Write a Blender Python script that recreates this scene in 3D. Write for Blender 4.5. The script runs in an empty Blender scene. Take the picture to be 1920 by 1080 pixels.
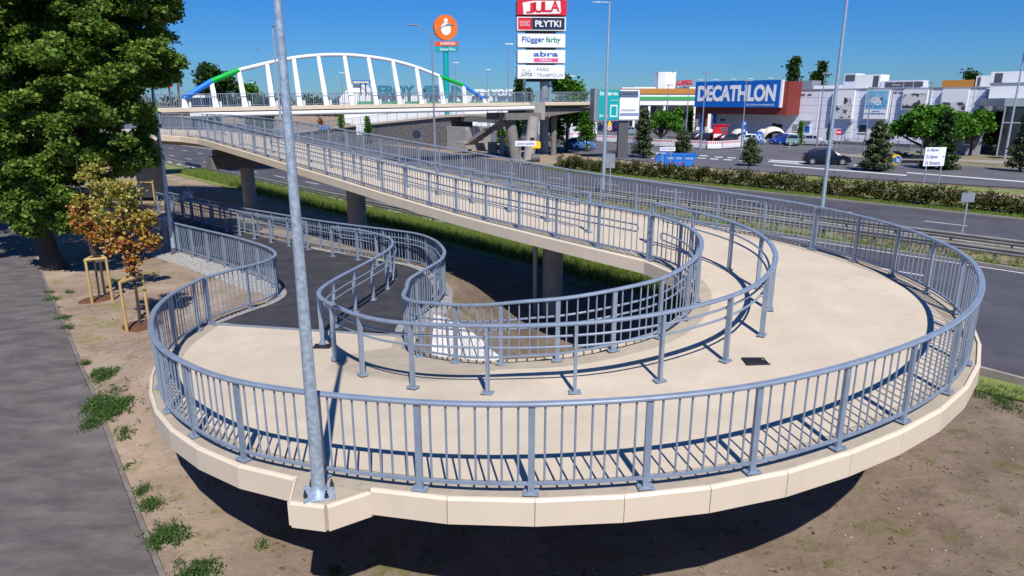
import bpy, bmesh, math, random
import numpy as np
from mathutils import Vector, Matrix
random.seed(7); rng = np.random.default_rng(7)
R = math.radians
scene = bpy.context.scene
# ------------------------------------------------------------------ camera
F_PX, TH = 1280.0, math.atan(350 / 1280)
cd = bpy.data.cameras.new('camera'); cd.sensor_width = 36; cd.lens = 24; cd.clip_start = .1; cd.clip_end = 6000
cam = bpy.data.objects.new('camera', cd); scene.collection.objects.link(cam)
cam.location = (0, 0, 0); cam.rotation_euler = (R(90) - TH, 0, 0)
scene.camera = cam
# ------------------------------------------------------------------ world + sun
SUN_EL = R(52); SD = Vector((-.19 * math.cos(SUN_EL), .982 * math.cos(SUN_EL), -math.sin(SUN_EL))).normalized()
w = bpy.data.worlds.new('World'); scene.world = w; w.use_nodes = True
nt = w.node_tree; sk = nt.nodes.new('ShaderNodeTexSky'); sk.sky_type = 'NISHITA'; sk.sun_disc = False
sk.sun_elevation = SUN_EL; sk.sun_rotation = math.atan2(-SD.x, -SD.y)
sk.altitude = 100; sk.air_density = 1.0; sk.dust_density = 0.0; sk.ozone_density = 3.0
hsv = nt.nodes.new('ShaderNodeHueSaturation'); hsv.inputs['Saturation'].default_value = 1.25; nt.links.new(sk.outputs[0], hsv.inputs['Color'])
tn = nt.nodes.new('ShaderNodeMix'); tn.data_type = 'RGBA'; tn.blend_type = 'MULTIPLY'; tn.inputs[0].default_value = 1; tn.inputs[7].default_value = (.62, .86, 1.22, 1); nt.links.new(hsv.outputs[0], tn.inputs[6])
wc = nt.nodes.new('ShaderNodeTexCoord'); sx = nt.nodes.new('ShaderNodeSeparateXYZ'); nt.links.new(wc.outputs['Generated'], sx.inputs[0]); wr = nt.nodes.new('ShaderNodeValToRGB'); nt.links.new(sx.outputs[2], wr.inputs[0])
wr.color_ramp.elements[0].color = (.30, .58, 1.08, 1); wr.color_ramp.elements[1].position = .26; wr.color_ramp.elements[1].color = (.24, .80, 1.42, 1); nt.links.new(wr.outputs[0], tn.inputs[7])
nt.links.new(tn.outputs[2], nt.nodes['Background'].inputs[0]); nt.nodes['Background'].inputs[1].default_value = .066
sl = bpy.data.lights.new('sun', 'SUN'); sl.energy = 4.9; sl.angle = R(.5); sl.color = (1, .955, .89)
so = bpy.data.objects.new('sun', sl); scene.collection.objects.link(so); so.rotation_euler = SD.to_track_quat('-Z', 'Y').to_euler()
so.location = (0, -20, 40)
scene.view_settings.view_transform = 'Standard'; scene.view_settings.look = 'None'
scene.view_settings.exposure = 0.22; scene.view_settings.gamma = 1
# ------------------------------------------------------------------ survey helpers: photo bearings to ground coordinates
CF = np.array([0, math.cos(TH), -math.sin(TH)]); CU = np.array([0, math.sin(TH), math.cos(TH)]); CR = np.array([1., 0, 0])
def ray(px, py): return CF + (px - 960) / F_PX * CR - (py - 540) / F_PX * CU
def G(px, py, z=-6.8):
    d = ray(px, py); p = d * (z / d[2]); return (float(p[0]), float(p[1]))
def hz(py, x, y): # height at which the row py is met over ground point x,y
    d = ray(960, py); return float(d[2] / d[1] * y)
def onp(px, py, P0, r): # point where a bearing meets the vertical plane through P0 along r -> (s,z)
    d = ray(px, py); a = np.array([[d[0], -r[0]], [d[1], -r[1]]]); k, s = np.linalg.solve(a, np.array([P0[0], P0[1]])); return float(s), float(k * d[2])
def vpt(px, py, y): # a point at distance y along a bearing
    d = ray(px, py); k = y / d[1]; return (float(d[0] * k), y, float(d[2] * k))
NV = np.array([.753, .658]); TV = np.array([-.658, .753])
def nt2(n, t): p = n * NV + t * TV; return (float(p[0]), float(p[1]))
# ------------------------------------------------------------------ object helpers
def tag(o, label=None, cat=None, group=None, kind=None):
    for k, v in (('label', label), ('category', cat), ('group', group), ('kind', kind)):
        if v: o[k] = v
    return o
def thing(name, label, cat, loc=(0, 0, 0), rz=0, group=None):
    o = bpy.data.objects.new(name, None); scene.collection.objects.link(o); o.empty_display_size = .3
    o.location = loc; o.rotation_euler = (0, 0, rz); return tag(o, label, cat, group)
def wmat(o):
    m = Matrix.Identity(4)
    while o: m = Matrix.LocRotScale(o.location, o.rotation_euler, o.scale) @ m; o = o.parent
    return m
class MB:
    def __init__(s): s.v = []; s.f = []
    def add(s, vs, fs):
        b = len(s.v); s.v += [tuple(map(float, p)) for p in vs]; s.f += [tuple(i + b for i in f) for f in fs]; return s
    def box(s, c, d, rz=0, bev=0):
        cx, cy, cz = c; x, y, z = d[0] / 2, d[1] / 2, d[2] / 2; co, si = math.cos(rz), math.sin(rz)
        vs = [(cx + a * x * co - b * y * si, cy + a * x * si + b * y * co, cz + e * z) for e in (-1, 1) for a, b in ((-1, -1), (1, -1), (1, 1), (-1, 1))]
        return s.add(vs, [(3, 2, 1, 0), (4, 5, 6, 7), (0, 1, 5, 4), (1, 2, 6, 5), (2, 3, 7, 6), (3, 0, 4, 7)])
    def prism(s, poly, z0, z1):
        n = len(poly); z0 = z0 if hasattr(z0, '__len__') else [z0] * n; z1 = z1 if hasattr(z1, '__len__') else [z1] * n
        vs = [(p[0], p[1], z0[i]) for i, p in enumerate(poly)] + [(p[0], p[1], z1[i]) for i, p in enumerate(poly)]
        return s.add(vs, [tuple(range(n))[::-1], tuple(range(n, 2 * n))] + [(i, (i + 1) % n, n + (i + 1) % n, n + i) for i in range(n)])
    def beam(s, a, b, wd, h, up=(0, 0, 1)):
        a = Vector(a); b = Vector(b); d = (b - a).normalized(); u = Vector(up); si = d.cross(u)
        if si.length < 1e-4: si = d.cross(Vector((1, 0, 0)))
        si.normalize(); u = si.cross(d).normalized(); si = si * wd / 2; u = u * h / 2
        vs = [p + q for p in (a, b) for q in (-si - u, si - u, si + u, -si + u)]
        return s.add(vs, [(3, 2, 1, 0), (4, 5, 6, 7), (0, 1, 5, 4), (1, 2, 6, 5), (2, 3, 7, 6), (3, 0, 4, 7)])
    def tube(s, pts, r, seg=8, cap=True, el=1.0):
        P = [Vector(p) for p in pts]; n = len(P); rr = r if hasattr(r, '__len__') else [r] * n; vs = []; prev = None
        for i in range(n):
            d = (P[min(i + 1, n - 1)] - P[max(i - 1, 0)]).normalized()
            ref = Vector((0, 0, 1)) if abs(d.z) < .9 else Vector((1, 0, 0))
            if prev is not None and abs(d.z) >= .75: ref = prev
            a = d.cross(ref)
            if a.length < 1e-5: a = d.cross(Vector((0, 1, 0)))
            a.normalize(); b = a.cross(d).normalized(); prev = b if abs(d.z) >= .75 else None
            for k in range(seg):
                t = 2 * math.pi * (k + .5) / seg; vs.append(P[i] + a * math.cos(t) * rr[i] + b * math.sin(t) * rr[i] * el)
        fs = [(i * seg + k, i * seg + (k + 1) % seg, (i + 1) * seg + (k + 1) % seg, (i + 1) * seg + k) for i in range(n - 1) for k in range(seg)]
        if cap: fs += [tuple(range(seg))[::-1], tuple((n - 1) * seg + k for k in range(seg))]
        return s.add(vs, fs)
    def ring(s, P, prof, closed=False):  # sweep a profile (side, up) along points in plan
        n = len(P); P = [Vector(p) for p in P]; m = len(prof); vs = []
        for i in range(n):
            d = (P[min(i + 1, n - 1)] - P[max(i - 1, 0)]); d.z = 0; d.normalize(); sd = Vector((d.y, -d.x, 0))
            for a, b in prof: vs.append(P[i] + sd * a + Vector((0, 0, b)))
        fs = [(i * m + k, (i + 1) * m + k, (i + 1) * m + (k + 1) % m, i * m + (k + 1) % m) for i in range(n - 1) for k in range(m)]
        fs += [tuple(range(m)), tuple((n - 1) * m + k for k in range(m))[::-1]]
        return s.add(vs, fs)
    def cone(s, c, r0, r1, h, seg=16):
        x, y, z = c
        vs = [(x + r * math.cos(2 * math.pi * k / seg), y + r * math.sin(2 * math.pi * k / seg), zz) for r, zz in ((r0, z), (r1, z + h)) for k in range(seg)]
        return s.add(vs, [tuple(range(seg))[::-1], tuple(range(seg, 2 * seg))] + [(k, (k + 1) % seg, seg + (k + 1) % seg, seg + k) for k in range(seg)])
    def build(s, name, m, parent=None, smooth=False, bevel=0, label=None, world=True):
        me = bpy.data.meshes.new(name)
        vs = s.v
        if parent is not None and world:
            M = wmat(parent).inverted(); vs = [tuple(M @ Vector(p)) for p in vs]
        me.from_pydata(vs, [], s.f); me.materials.append(m)
        bm = bmesh.new(); bm.from_mesh(me); bmesh.ops.recalc_face_normals(bm, faces=bm.faces)
        if bevel: bmesh.ops.bevel(bm, geom=bm.edges[:], offset=bevel, segments=2, affect='EDGES', clamp_overlap=True)
        bm.to_mesh(me); bm.free()
        if smooth:
            me.polygons.foreach_set('use_smooth', [True] * len(me.polygons)); me.set_sharp_from_angle(angle=R(38))
        o = bpy.data.objects.new(name, me); scene.collection.objects.link(o)
        if parent is not None: o.parent = parent
        if label: o['label'] = label
        return o
def copy_tree(o, parent=None):
    c = o.copy(); scene.collection.objects.link(c)
    if parent: c.parent = parent
    for ch in list(o.children): copy_tree(ch, c)
    return c
# ------------------------------------------------------------------ materials
MC = {}
def mat(name, col, rough=.6, metal=0., col2=None, scale=3., lo=.35, hi=.65, bump=0., bscale=None, detail=6, island=None, spec=.5, stretch=None, trans=0, emit=0):
    if name in MC: return MC[name]
    m = bpy.data.materials.new(name); m.use_nodes = True; N = m.node_tree.nodes; L = m.node_tree.links; b = N['Principled BSDF']
    b.inputs['Base Color'].default_value = (*col, 1); b.inputs['Roughness'].default_value = rough; b.inputs['Metallic'].default_value = metal
    b.inputs['Specular IOR Level'].default_value = spec
    tc = N.new('ShaderNodeTexCoord'); src = tc.outputs['Object']
    if stretch:
        mp = N.new('ShaderNodeMapping'); mp.inputs['Scale'].default_value = stretch; L.new(src, mp.inputs[0]); src = mp.outputs[0]
    out = None
    if col2:
        nz = N.new('ShaderNodeTexNoise'); nz.inputs['Scale'].default_value = scale; nz.inputs['Detail'].default_value = detail; nz.inputs['Roughness'].default_value = .62; L.new(src, nz.inputs[0])
        mr = N.new('ShaderNodeMapRange'); mr.inputs[1].default_value = lo; mr.inputs[2].default_value = hi; L.new(nz.outputs[0], mr.inputs[0])
        mx = N.new('ShaderNodeMix'); mx.data_type = 'RGBA'; mx.inputs[6].default_value = (*col, 1); mx.inputs[7].default_value = (*col2, 1); L.new(mr.outputs[0], mx.inputs[0]); out = mx.outputs[2]
    if island:
        g = N.new('ShaderNodeNewGeometry'); cr = N.new('ShaderNodeValToRGB'); e = cr.color_ramp.elements
        e[0].color = (*island[0], 1); e[1].color = (*island[-1], 1)
        for i, c in enumerate(island[1:-1]): q = e.new((i + 1) / (len(island) - 1)); q.color = (*c, 1)
        L.new(g.outputs['Random Per Island'], cr.inputs[0]); out = cr.outputs[0]
    if out: L.new(out, b.inputs['Base Color'])
    if trans:
        tr = N.new('ShaderNodeBsdfTranslucent'); ms = N.new('ShaderNodeMixShader'); ms.inputs[0].default_value = trans
        if out: L.new(out, tr.inputs[0])
        else: tr.inputs[0].default_value = (*col, 1)
        L.new(b.outputs[0], ms.inputs[1]); L.new(tr.outputs[0], ms.inputs[2]); L.new(ms.outputs[0], N['Material Output'].inputs[0])
    if bump:
        n2 = N.new('ShaderNodeTexNoise'); n2.inputs['Scale'].default_value = bscale or scale * 4; n2.inputs['Detail'].default_value = 5; L.new(src, n2.inputs[0])
        bp = N.new('ShaderNodeBump'); bp.inputs['Strength'].default_value = min(1, bump * 4); bp.inputs['Distance'].default_value = bump * .1; L.new(n2.outputs[0], bp.inputs['Height']); L.new(bp.outputs[0], b.inputs['Normal'])
    MC[name] = m; return m
def soilmat(name, a, b_, c_, sc=1.0):
    m = mat(name, a, .95, col2=b_, scale=.45 * sc, lo=.3, hi=.7, bump=.35, bscale=5, spec=.1); N = m.node_tree.nodes; L = m.node_tree.links; b = N['Principled BSDF']
    l = b.inputs['Base Color'].links[0]; s0 = l.from_socket; tc = [n for n in N if n.type == 'TEX_COORD'][0]
    def layer(s0, col, sc2, lo, hi, det=8):
        nz = N.new('ShaderNodeTexNoise'); nz.inputs['Scale'].default_value = sc2; nz.inputs['Detail'].default_value = det; nz.inputs['Roughness'].default_value = .7; L.new(tc.outputs['Object'], nz.inputs[0])
        mr = N.new('ShaderNodeMapRange'); mr.inputs[1].default_value = lo; mr.inputs[2].default_value = hi; L.new(nz.outputs[0], mr.inputs[0])
        mx = N.new('ShaderNodeMix'); mx.data_type = 'RGBA'; mx.inputs[7].default_value = (*col, 1); L.new(s0, mx.inputs[6]); L.new(mr.outputs[0], mx.inputs[0]); return mx.outputs[2]
    s1 = layer(s0, c_, 1.1 * sc, .54, .64); s2 = layer(s1, tuple(x * .45 for x in a), 7, .60, .68, 4); s3 = layer(s2, tuple(min(1, x * 1.55) for x in a), 16, .66, .70, 2)
    L.new(s3, b.inputs['Base Color']); return m
m_soil = soilmat('soil', (.145, .105, .078), (.25, .195, .145), (.135, .12, .05))
m_sand = soilmat('sandy_soil', (.34, .27, .20), (.26, .20, .145), (.22, .20, .10))
m_verge = soilmat('verge_soil', (.15, .20, .05), (.25, .25, .11), (.11, .17, .035))
m_dry = soilmat('dry_verge', (.26, .23, .15), (.17, .15, .10), (.17, .20, .07))
m_asph = mat('asphalt', (.095, .092, .105), .85, col2=(.125, .12, .135), scale=.35, bump=.06, bscale=60, stretch=(1, 1, 1))
m_road = mat('road_asphalt', (.058, .056, .066), .8, col2=(.088, .084, .096), scale=.5, bump=.05, bscale=70)
m_newasph = mat('fresh_asphalt', (.026, .025, .028), .72, col2=(.052, .048, .054), scale=1.3, bump=.08, bscale=80)
m_foot = mat('footpath_asphalt', (.088, .076, .072), .9, col2=(.15, .131, .124), scale=1.1, lo=.38, hi=.68, bump=.08, bscale=60, stretch=(1.0, 2.4, 1))
m_kerb = mat('kerb_concrete', (.33, .29, .25), .9, col2=(.25, .22, .19), scale=2)
m_white = mat('road_paint', (.72, .72, .72), .6, col2=(.55, .55, .55), scale=6)
m_coat = mat('deck_coating', (.555, .475, .365), .8, col2=(.49, .415, .315), scale=1.1, lo=.35, hi=.75, bump=.05, bscale=120, spec=.25)
m_edge = mat('deck_edge_concrete', (.42, .36, .28), .9, col2=(.35, .305, .235), scale=2.5, bump=.05, bscale=50, spec=.2)
m_fascia = mat('fascia_cream', (.67, .565, .43), .5, col2=(.63, .53, .405), scale=1.2, spec=.35)
m_conc = mat('concrete', (.36, .335, .31), .85, col2=(.28, .265, .25), scale=1.3, bump=.05, bscale=25)
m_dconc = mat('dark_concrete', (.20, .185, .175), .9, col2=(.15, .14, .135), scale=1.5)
m_rail = mat('railing_paint', (.25, .305, .385), .38, .1, col2=(.20, .248, .32), scale=4)
m_galv = mat('galvanised_steel', (.36, .44, .52), .4, .5, col2=(.55, .64, .72), scale=16, lo=.4, hi=.6, bump=.02, bscale=40)
m_grey = mat('grey_metal', (.33, .36, .40), .5, .4, col2=(.27, .30, .33), scale=3)
m_black = mat('black_metal', (.02, .02, .022), .5)
m_whitep = mat('white_paint', (.82, .82, .81), .4, col2=(.76, .76, .75), scale=1)
m_blue = mat('blue_paint', (.012, .19, .75), .4); m_green = mat('green_paint', (.0, .42, .045), .4)
m_bark = mat('bark', (.045, .034, .028), .95, col2=(.085, .065, .055), scale=6, bump=.5, bscale=12, stretch=(1, 1, .3))
m_wood = mat('stake_wood', (.52, .36, .14), .7, col2=(.40, .26, .09), scale=8, stretch=(1, 1, .2))
m_mulch = mat('mulch', (.20, .075, .035), .95, col2=(.11, .045, .02), scale=14, bump=.6, bscale=30)
m_gravel = mat('gravel', (.55, .53, .50), .9, col2=(.25, .24, .23), scale=22, lo=.42, hi=.58, bump=.8, bscale=30)
m_stone = mat('white_stone', (.74, .72, .69), .85, col2=(.58, .56, .53), scale=3, bump=.3, bscale=10)
m_glass = mat('dark_glass', (.015, .02, .028), .08, spec=.8)
m_rubber = mat('rubber', (.02, .02, .02), .8)
m_red = mat('red_panel', (.62, .012, .03), .45); m_dred = mat('brick_red_cladding', (.24, .035, .02), .6, col2=(.21, .03, .018), scale=.6)
m_sblue = mat('sign_blue', (.0, .12, .50), .5, col2=(.0, .105, .45), scale=.8); m_navy = mat('navy', (.008, .018, .05), .5)
m_teal = mat('teal', (.0, .36, .37), .5); m_orange = mat('orange', (.80, .16, .01), .5)
m_wall = mat('silver_cladding', (.72, .74, .82), .5, col2=(.68, .70, .78), scale=.4); m_signw = mat('sign_white', (.80, .80, .80), .5)
m_wallw = mat('white_cladding', (.84, .84, .83), .5, col2=(.80, .80, .79), scale=.4)
m_seam = mat('cladding_seam', (.30, .33, .38), .7)
m_yellow = mat('yellow', (.85, .55, .01), .45); m_lgreen = mat('stripe_green', (.05, .36, .10), .6); m_ochre = mat('ochre', (.50, .21, .03), .6)
m_pink = mat('pink', (.70, .08, .25), .5); m_tan = mat('tent_canvas', (.75, .71, .62), .8, col2=(.6, .56, .47), scale=2); m_dgrey = mat('dark_grey', (.09, .09, .10), .6)
def addlayer(m, col, sc, lo, hi, fac=1.0, stretch=(1, 1, 1), det=6):
    N = m.node_tree.nodes; L = m.node_tree.links; b = N['Principled BSDF'].inputs['Base Color']; s0 = b.links[0].from_socket; tc = [n for n in N if n.type == 'TEX_COORD'][0]
    mp = N.new('ShaderNodeMapping'); mp.inputs['Scale'].default_value = stretch; L.new(tc.outputs['Object'], mp.inputs[0]); nz = N.new('ShaderNodeTexNoise'); nz.inputs['Scale'].default_value = sc; nz.inputs['Detail'].default_value = det; nz.inputs['Roughness'].default_value = .7; L.new(mp.outputs[0], nz.inputs[0])
    mr = N.new('ShaderNodeMapRange'); mr.inputs[1].default_value = lo; mr.inputs[2].default_value = hi; mr.inputs[4].default_value = fac; L.new(nz.outputs[0], mr.inputs[0]); mx = N.new('ShaderNodeMix'); mx.data_type = 'RGBA'; mx.inputs[7].default_value = (*col, 1); L.new(s0, mx.inputs[6]); L.new(mr.outputs[0], mx.inputs[0]); L.new(mx.outputs[2], b)
addlayer(m_coat, (.42, .35, .26), 2.3, .56, .74, .45); addlayer(m_coat, (.36, .30, .23), 26, .64, .72, .5, det=3); addlayer(m_coat, (.70, .60, .47), .5, .5, .7, .4)
addlayer(m_fascia, (.50, .42, .33), 2.2, .55, .8, .45, (1, 1, .25)); addlayer(m_edge, (.22, .19, .15), 6, .56, .72, .6)
addlayer(m_road, (.034, .033, .038), .9, .55, .75, .7); addlayer(m_road, (.12, .115, .125), 14, .62, .72, .5, det=3); addlayer(m_asph, (.06, .057, .064), .3, .5, .7, .6); addlayer(m_foot, (.05, .045, .052), .7, .5, .7, .6, (1, 3, 1)); addlayer(m_foot, (.22, .20, .205), 30, .62, .7, .5, det=3)
addlayer(m_newasph, (.085, .08, .085), 1.2, .58, .75, .5); addlayer(m_soil, (.10, .072, .055), .8, .5, .66, .5)
def sandy(m, col, x0, x1):
    N = m.node_tree.nodes; L = m.node_tree.links; b = N['Principled BSDF'].inputs['Base Color']; s0 = b.links[0].from_socket; tc = [n for n in N if n.type == 'TEX_COORD'][0]
    sp_ = N.new('ShaderNodeSeparateXYZ'); L.new(tc.outputs['Object'], sp_.inputs[0]); nz = N.new('ShaderNodeTexNoise'); nz.inputs['Scale'].default_value = .7; nz.inputs['Detail'].default_value = 8; L.new(tc.outputs['Object'], nz.inputs[0])
    ad = N.new('ShaderNodeMath'); ad.operation = 'MULTIPLY_ADD'; ad.inputs[1].default_value = 9; L.new(nz.outputs[0], ad.inputs[0]); L.new(sp_.outputs[0], ad.inputs[2]); mr = N.new('ShaderNodeMapRange'); mr.inputs[1].default_value = x0 + 4.5; mr.inputs[2].default_value = x1 + 4.5; mr.inputs[3].default_value = 1.6; mr.inputs[4].default_value = 1.0; L.new(ad.outputs[0], mr.inputs[0])
    vm = N.new('ShaderNodeVectorMath'); vm.operation = 'SCALE'; L.new(s0, vm.inputs[0]); L.new(mr.outputs[0], vm.inputs['Scale']); L.new(vm.outputs[0], b)
sandy(m_soil, None, -8.5, -1)
def leafm(name, cols, tr=.28): return mat(name, cols[0], .55, island=cols, trans=tr, spec=.25)
L_big = leafm('maple_leaves', [(.06, .12, .016), (.115, .21, .025), (.18, .29, .04), (.29, .38, .09)], .45)
L_dark = leafm('dark_leaves', [(.02, .05, .012), (.032, .075, .016), (.05, .10, .022)])
L_bright = leafm('bright_leaves', [(.04, .13, .01), (.07, .20, .012), (.10, .25, .02)])
L_pine = leafm('pine_needles', [(.05, .075, .03), (.09, .12, .05), (.16, .19, .09)], .2)
L_red = leafm('autumn_leaves', [(.30, .06, .02), (.45, .15, .025), (.40, .26, .03), (.50, .40, .10), (.34, .10, .03), (.62, .46, .28)], .35)
L_yel = leafm('yellow_leaves', [(.30, .28, .03), (.42, .36, .06), (.20, .26, .03), (.55, .48, .18), (.44, .20, .03)], .35)
L_hedge = leafm('hedge_leaves', [(.02, .045, .008), (.045, .07, .012), (.09, .095, .016), (.085, .04, .012)], .2)
L_grass = leafm('grass_blades', [(.09, .19, .025), (.17, .29, .035), (.27, .34, .07), (.34, .33, .14)], .4)
L_weed = leafm('weed_leaves', [(.035, .085, .02), (.06, .13, .03), (.13, .19, .05)], .25)
L_dryg = leafm('dry_grass', [(.26, .24, .11), (.20, .21, .07), (.34, .31, .17)], .25)
# ------------------------------------------------------------------ curve helpers
def catmull(P, k=10):
    P = np.array(P, float); n = len(P); Q = np.vstack([2 * P[0] - P[1], P, 2 * P[-1] - P[-2]]); out = []
    for i in range(n - 1):
        a, b, c, d = Q[i:i + 4]
        for j in range(k):
            t = j / k; out.append(.5 * (2 * b + (c - a) * t + (2 * a - 5 * b + 4 * c - d) * t * t + (3 * b - a - 3 * c + d) * t ** 3))
    out.append(P[-1]); return np.array(out)
def resample(P, step):
    P = np.array(P, float); d = np.r_[0, np.cumsum(np.linalg.norm(np.diff(P[:, :2], axis=0), axis=1))]; n = max(2, int(round(d[-1] / step)) + 1)
    s = np.linspace(0, d[-1], n); return np.stack([np.interp(s, d, P[:, i]) for i in range(P.shape[1])], 1)
def smooth(P, it=2):
    P = np.array(P, float)
    for _ in range(it): P[1:-1] = .25 * P[:-2] + .5 * P[1:-1] + .25 * P[2:]
    return P
def offset(P, d):
    P = np.array(P, float); T = np.gradient(P[:, :2], axis=0); T /= np.linalg.norm(T, axis=1)[:, None]
    Q = P.copy(); Q[:, 0] += T[:, 1] * d; Q[:, 1] -= T[:, 0] * d; return Q
# ------------------------------------------------------------------ walkway survey: outer rail, inner rail, level
def S(n0, n1, t, z): return (*nt2(n0, t), *nt2(n1, t), z)
LOOP = [(-7.6, 16.3, -2.45, 15.35, -5.36), (-7.45, 14.3, -2.35, 14.2, -5.25), (-6.95, 12.6, -2.05, 13.5, -5.15), (-6.05, 10.9, -1.55, 12.95, -5.03), (-5.0, 9.6, -.95, 12.45, -4.92), (-3.5, 8.42, -.4, 12.1, -4.80),
        (-1.15, 7.55, .25, 11.83, -4.66), (.9, 7.35, 1.0, 11.75, -4.57), (2.97, 7.62, 1.9, 11.95, -4.47), (5.0, 8.5, 2.8, 12.4, -4.38), (6.7, 9.68, 3.45, 13.1, -4.28), (8.05, 11.3, 3.95, 14.0, -4.18),
        (8.95, 13.3, 4.2, 15.1, -4.09), (9.12, 15.9, 4.08, 16.3, -4.02), (8.36, 18.6, 3.55, 17.25, -3.96), (7.0, 20.7, 2.65, 18.1, -3.90)]
RAMP = [S(19.75, 14.38, 15, -3.93), S(19.75, 14.35, 19, -3.80), S(19.7, 14.35, 24, -3.52), S(19.5, 14.35, 29, -3.21), S(19.3, 14.3, 34, -2.9), S(19.1, 14.3, 38, -2.66), S(18.9, 14.25, 42, -2.42)]
RAMP = [(a * .962, b * .962, c * .962, d * .962, (z + 1.2) * .962 - 1.2) for a, b, c, d, z in RAMP]
LAND = [(-18.6, 49.3, -19.4, 43.3, -2.2), (-21.8, 52.3, -22, 44.8, -2.1), (-26, 53.6, -25, 45.4, -2.05), (-30, 53.4, -29, 45.2, -2.0), (-36, 52, -35, 44, -1.95)]
SEC = LOOP + RAMP + LAND
K = 12
D = smooth(catmull(SEC, K), 3)
OUT = D[:, [0, 1, 4]]; INN = D[:, [2, 3, 4]]
def za(y): return float(np.interp(y, [12, 14, 16, 20, 25, 30, 40, 50], [-5.1, -5.22, -5.36, -5.55, -5.82, -6.1, -6.42, -6.5]))
AO = catmull([(-7.6, 16.3), (-7.25, 17.5), (-6.9, 18.5), (-6.95, 19.6), (-7.6, 20.9), (-8.7, 22.3), (-9.96, 23.7), (-12.46, 26.2), (-14.9, 28.7), (-19, 32.9)], 10)
AI = catmull([(-2.45, 15.35), (-2.5, 16.2), (-2.3, 17.3), (-2.03, 18.6), (-2.0, 19.6), (-2.12, 20.7), (-2.6, 22.6), (-3.45, 24.3), (-4.87, 25.6), (-6.36, 26.85), (-8.05, 28.35), (-10.7, 30.95), (-14.2, 34.2), (-18.8, 39.1), (-21, 41.3)], 10)
AO = smooth(np.c_[AO, [za(p[1]) for p in AO]], 2); AI = smooth(np.c_[AI, [za(p[1]) for p in AI]], 2)
# ------------------------------------------------------------------ ground
AC = np.array([(-5, 16), (-4.6, 19), (-5.2, 22), (-7.5, 25), (-11.5, 29), (-18, 35.5), (-24, 41)])
def segdist(x, y, P):
    best = np.full(np.shape(x), 1e9); by = np.zeros(np.shape(x))
    for a, b in zip(P[:-1], P[1:]):
        d = b - a; t = np.clip(((x - a[0]) * d[0] + (y - a[1]) * d[1]) / (d @ d), 0, 1); qx, qy = a[0] + t * d[0], a[1] + t * d[1]
        r = np.hypot(x - qx, y - qy); m = r < best; best = np.where(m, r, best); by = np.where(m, qy, by)
    return best, by
def sst(a, b, x): t = np.clip((x - a) / (b - a), 0, 1); return t * t * (3 - 2 * t)
def gz(x, y):
    x = np.asarray(x, float); y = np.asarray(y, float); n = .753 * x + .658 * y
    z = -6.45 - .40 * sst(5, 11, n)
    z = z - .72 * np.exp(-((x - 3) ** 2 / 60 + (y - 18) ** 2 / 75)) * (1 - sst(18.0, 21.6, n)) - .28 * np.exp(-((x - .5) ** 2 / 60 + (y - 8) ** 2 / 22)) * (1 - sst(12, 19, n))
    z = z + .3 * np.exp(-((x + 12) ** 2 / 12 + (y - 20) ** 2 / 60))
    d, by = segdist(x, y, AC); zp = np.interp(by, [12, 14, 16, 20, 25, 30, 40, 50], [-5.1, -5.22, -5.36, -5.55, -5.82, -6.1, -6.42, -6.5]) - .17
    wgt = (1 - sst(2.75, 6.0, d)) * (1 - sst(15.5, 17.4, n)); wgt = wgt * (.0 + sst(9.5, 15.2, y)); z = z * (1 - wgt) + np.minimum(zp, 0) * wgt
    return z
def axis(segs):
    o = []
    for a, b, st in segs: o += list(np.arange(a, b, st))
    return np.array(o + [segs[-1][1]])
gx = axis([(-3000, -400, 650), (-400, -60, 30), (-60, -28, 2), (-28, 20, .35), (20, 80, 2), (80, 400, 40), (400, 3000, 650)])
gy = axis([(-200, -10, 30), (-10, 3, 1), (3, 36, .35), (36, 60, .7), (60, 120, 4), (120, 500, 40), (500, 5000, 500)])
X, Y = np.meshgrid(gx, gy); Z = gz(X, Y)
fine = (X > -28) & (X < 20) & (Y > 3) & (Y < 40); nmask = (.753 * X + .658 * Y) < 20; dA, _ = segdist(X, Y, AC)
nearpath = (.753 * X + .658 * Y) < (2.4 + .08 * (-.658 * X + .753 * Y))
ZN = rng.normal(0, .018, Z.shape); ZN = (ZN + np.roll(ZN, 1, 0) + np.roll(ZN, 1, 1) + np.roll(ZN, (1, 1), (0, 1))) / 2
Z = Z + np.where(fine & nmask & (dA > 3) & ~nearpath, ZN, 0)
ny, nx = X.shape; me = bpy.data.meshes.new('ground')
me.from_pydata(np.stack([X, Y, Z], -1).reshape(-1, 3).tolist(), [], [(j * nx + i, j * nx + i + 1, (j + 1) * nx + i + 1, (j + 1) * nx + i) for j in range(ny - 1) for i in range(nx - 1)])
me.materials.append(m_soil); me.polygons.foreach_set('use_smooth', [True] * len(me.polygons))
ground = tag(bpy.data.objects.new('ground', me), 'bare brown soil under and around the ramp', kind='structure'); scene.collection.objects.link(ground)
def struct(name, mb, m, label=None, smooth=False): return tag(mb.build(name, m, smooth=smooth), label, kind='structure')
def sheet(poly, z):
    return MB().add([(p[0], p[1], z) for p in poly], [tuple(range(len(poly)))])
def strip_nt(n0, n1, t0, t1, z, step=4, zf=None):
    mb = MB(); ts = np.linspace(t0, t1, max(2, int((t1 - t0) / step) + 1)); vs = []
    for t in ts:
        for n in (n0(t) if callable(n0) else n0, n1(t) if callable(n1) else n1):
            x, y = nt2(n, t); vs.append((x, y, float(gz(x, y)) + z if zf else z))
    return mb.add(vs, [(2 * i, 2 * i + 1, 2 * i + 3, 2 * i + 2) for i in range(len(ts) - 1)])
RZ = -6.8
kn = lambda t: float(np.interp(t, [5, 17], [20.2, 22.4]))
struct('near_carriageway', strip_nt(lambda t: kn(t), 34.1, -60, 360, RZ, 2), m_road, 'dark asphalt carriageway beside and beneath the ramp')
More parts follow.
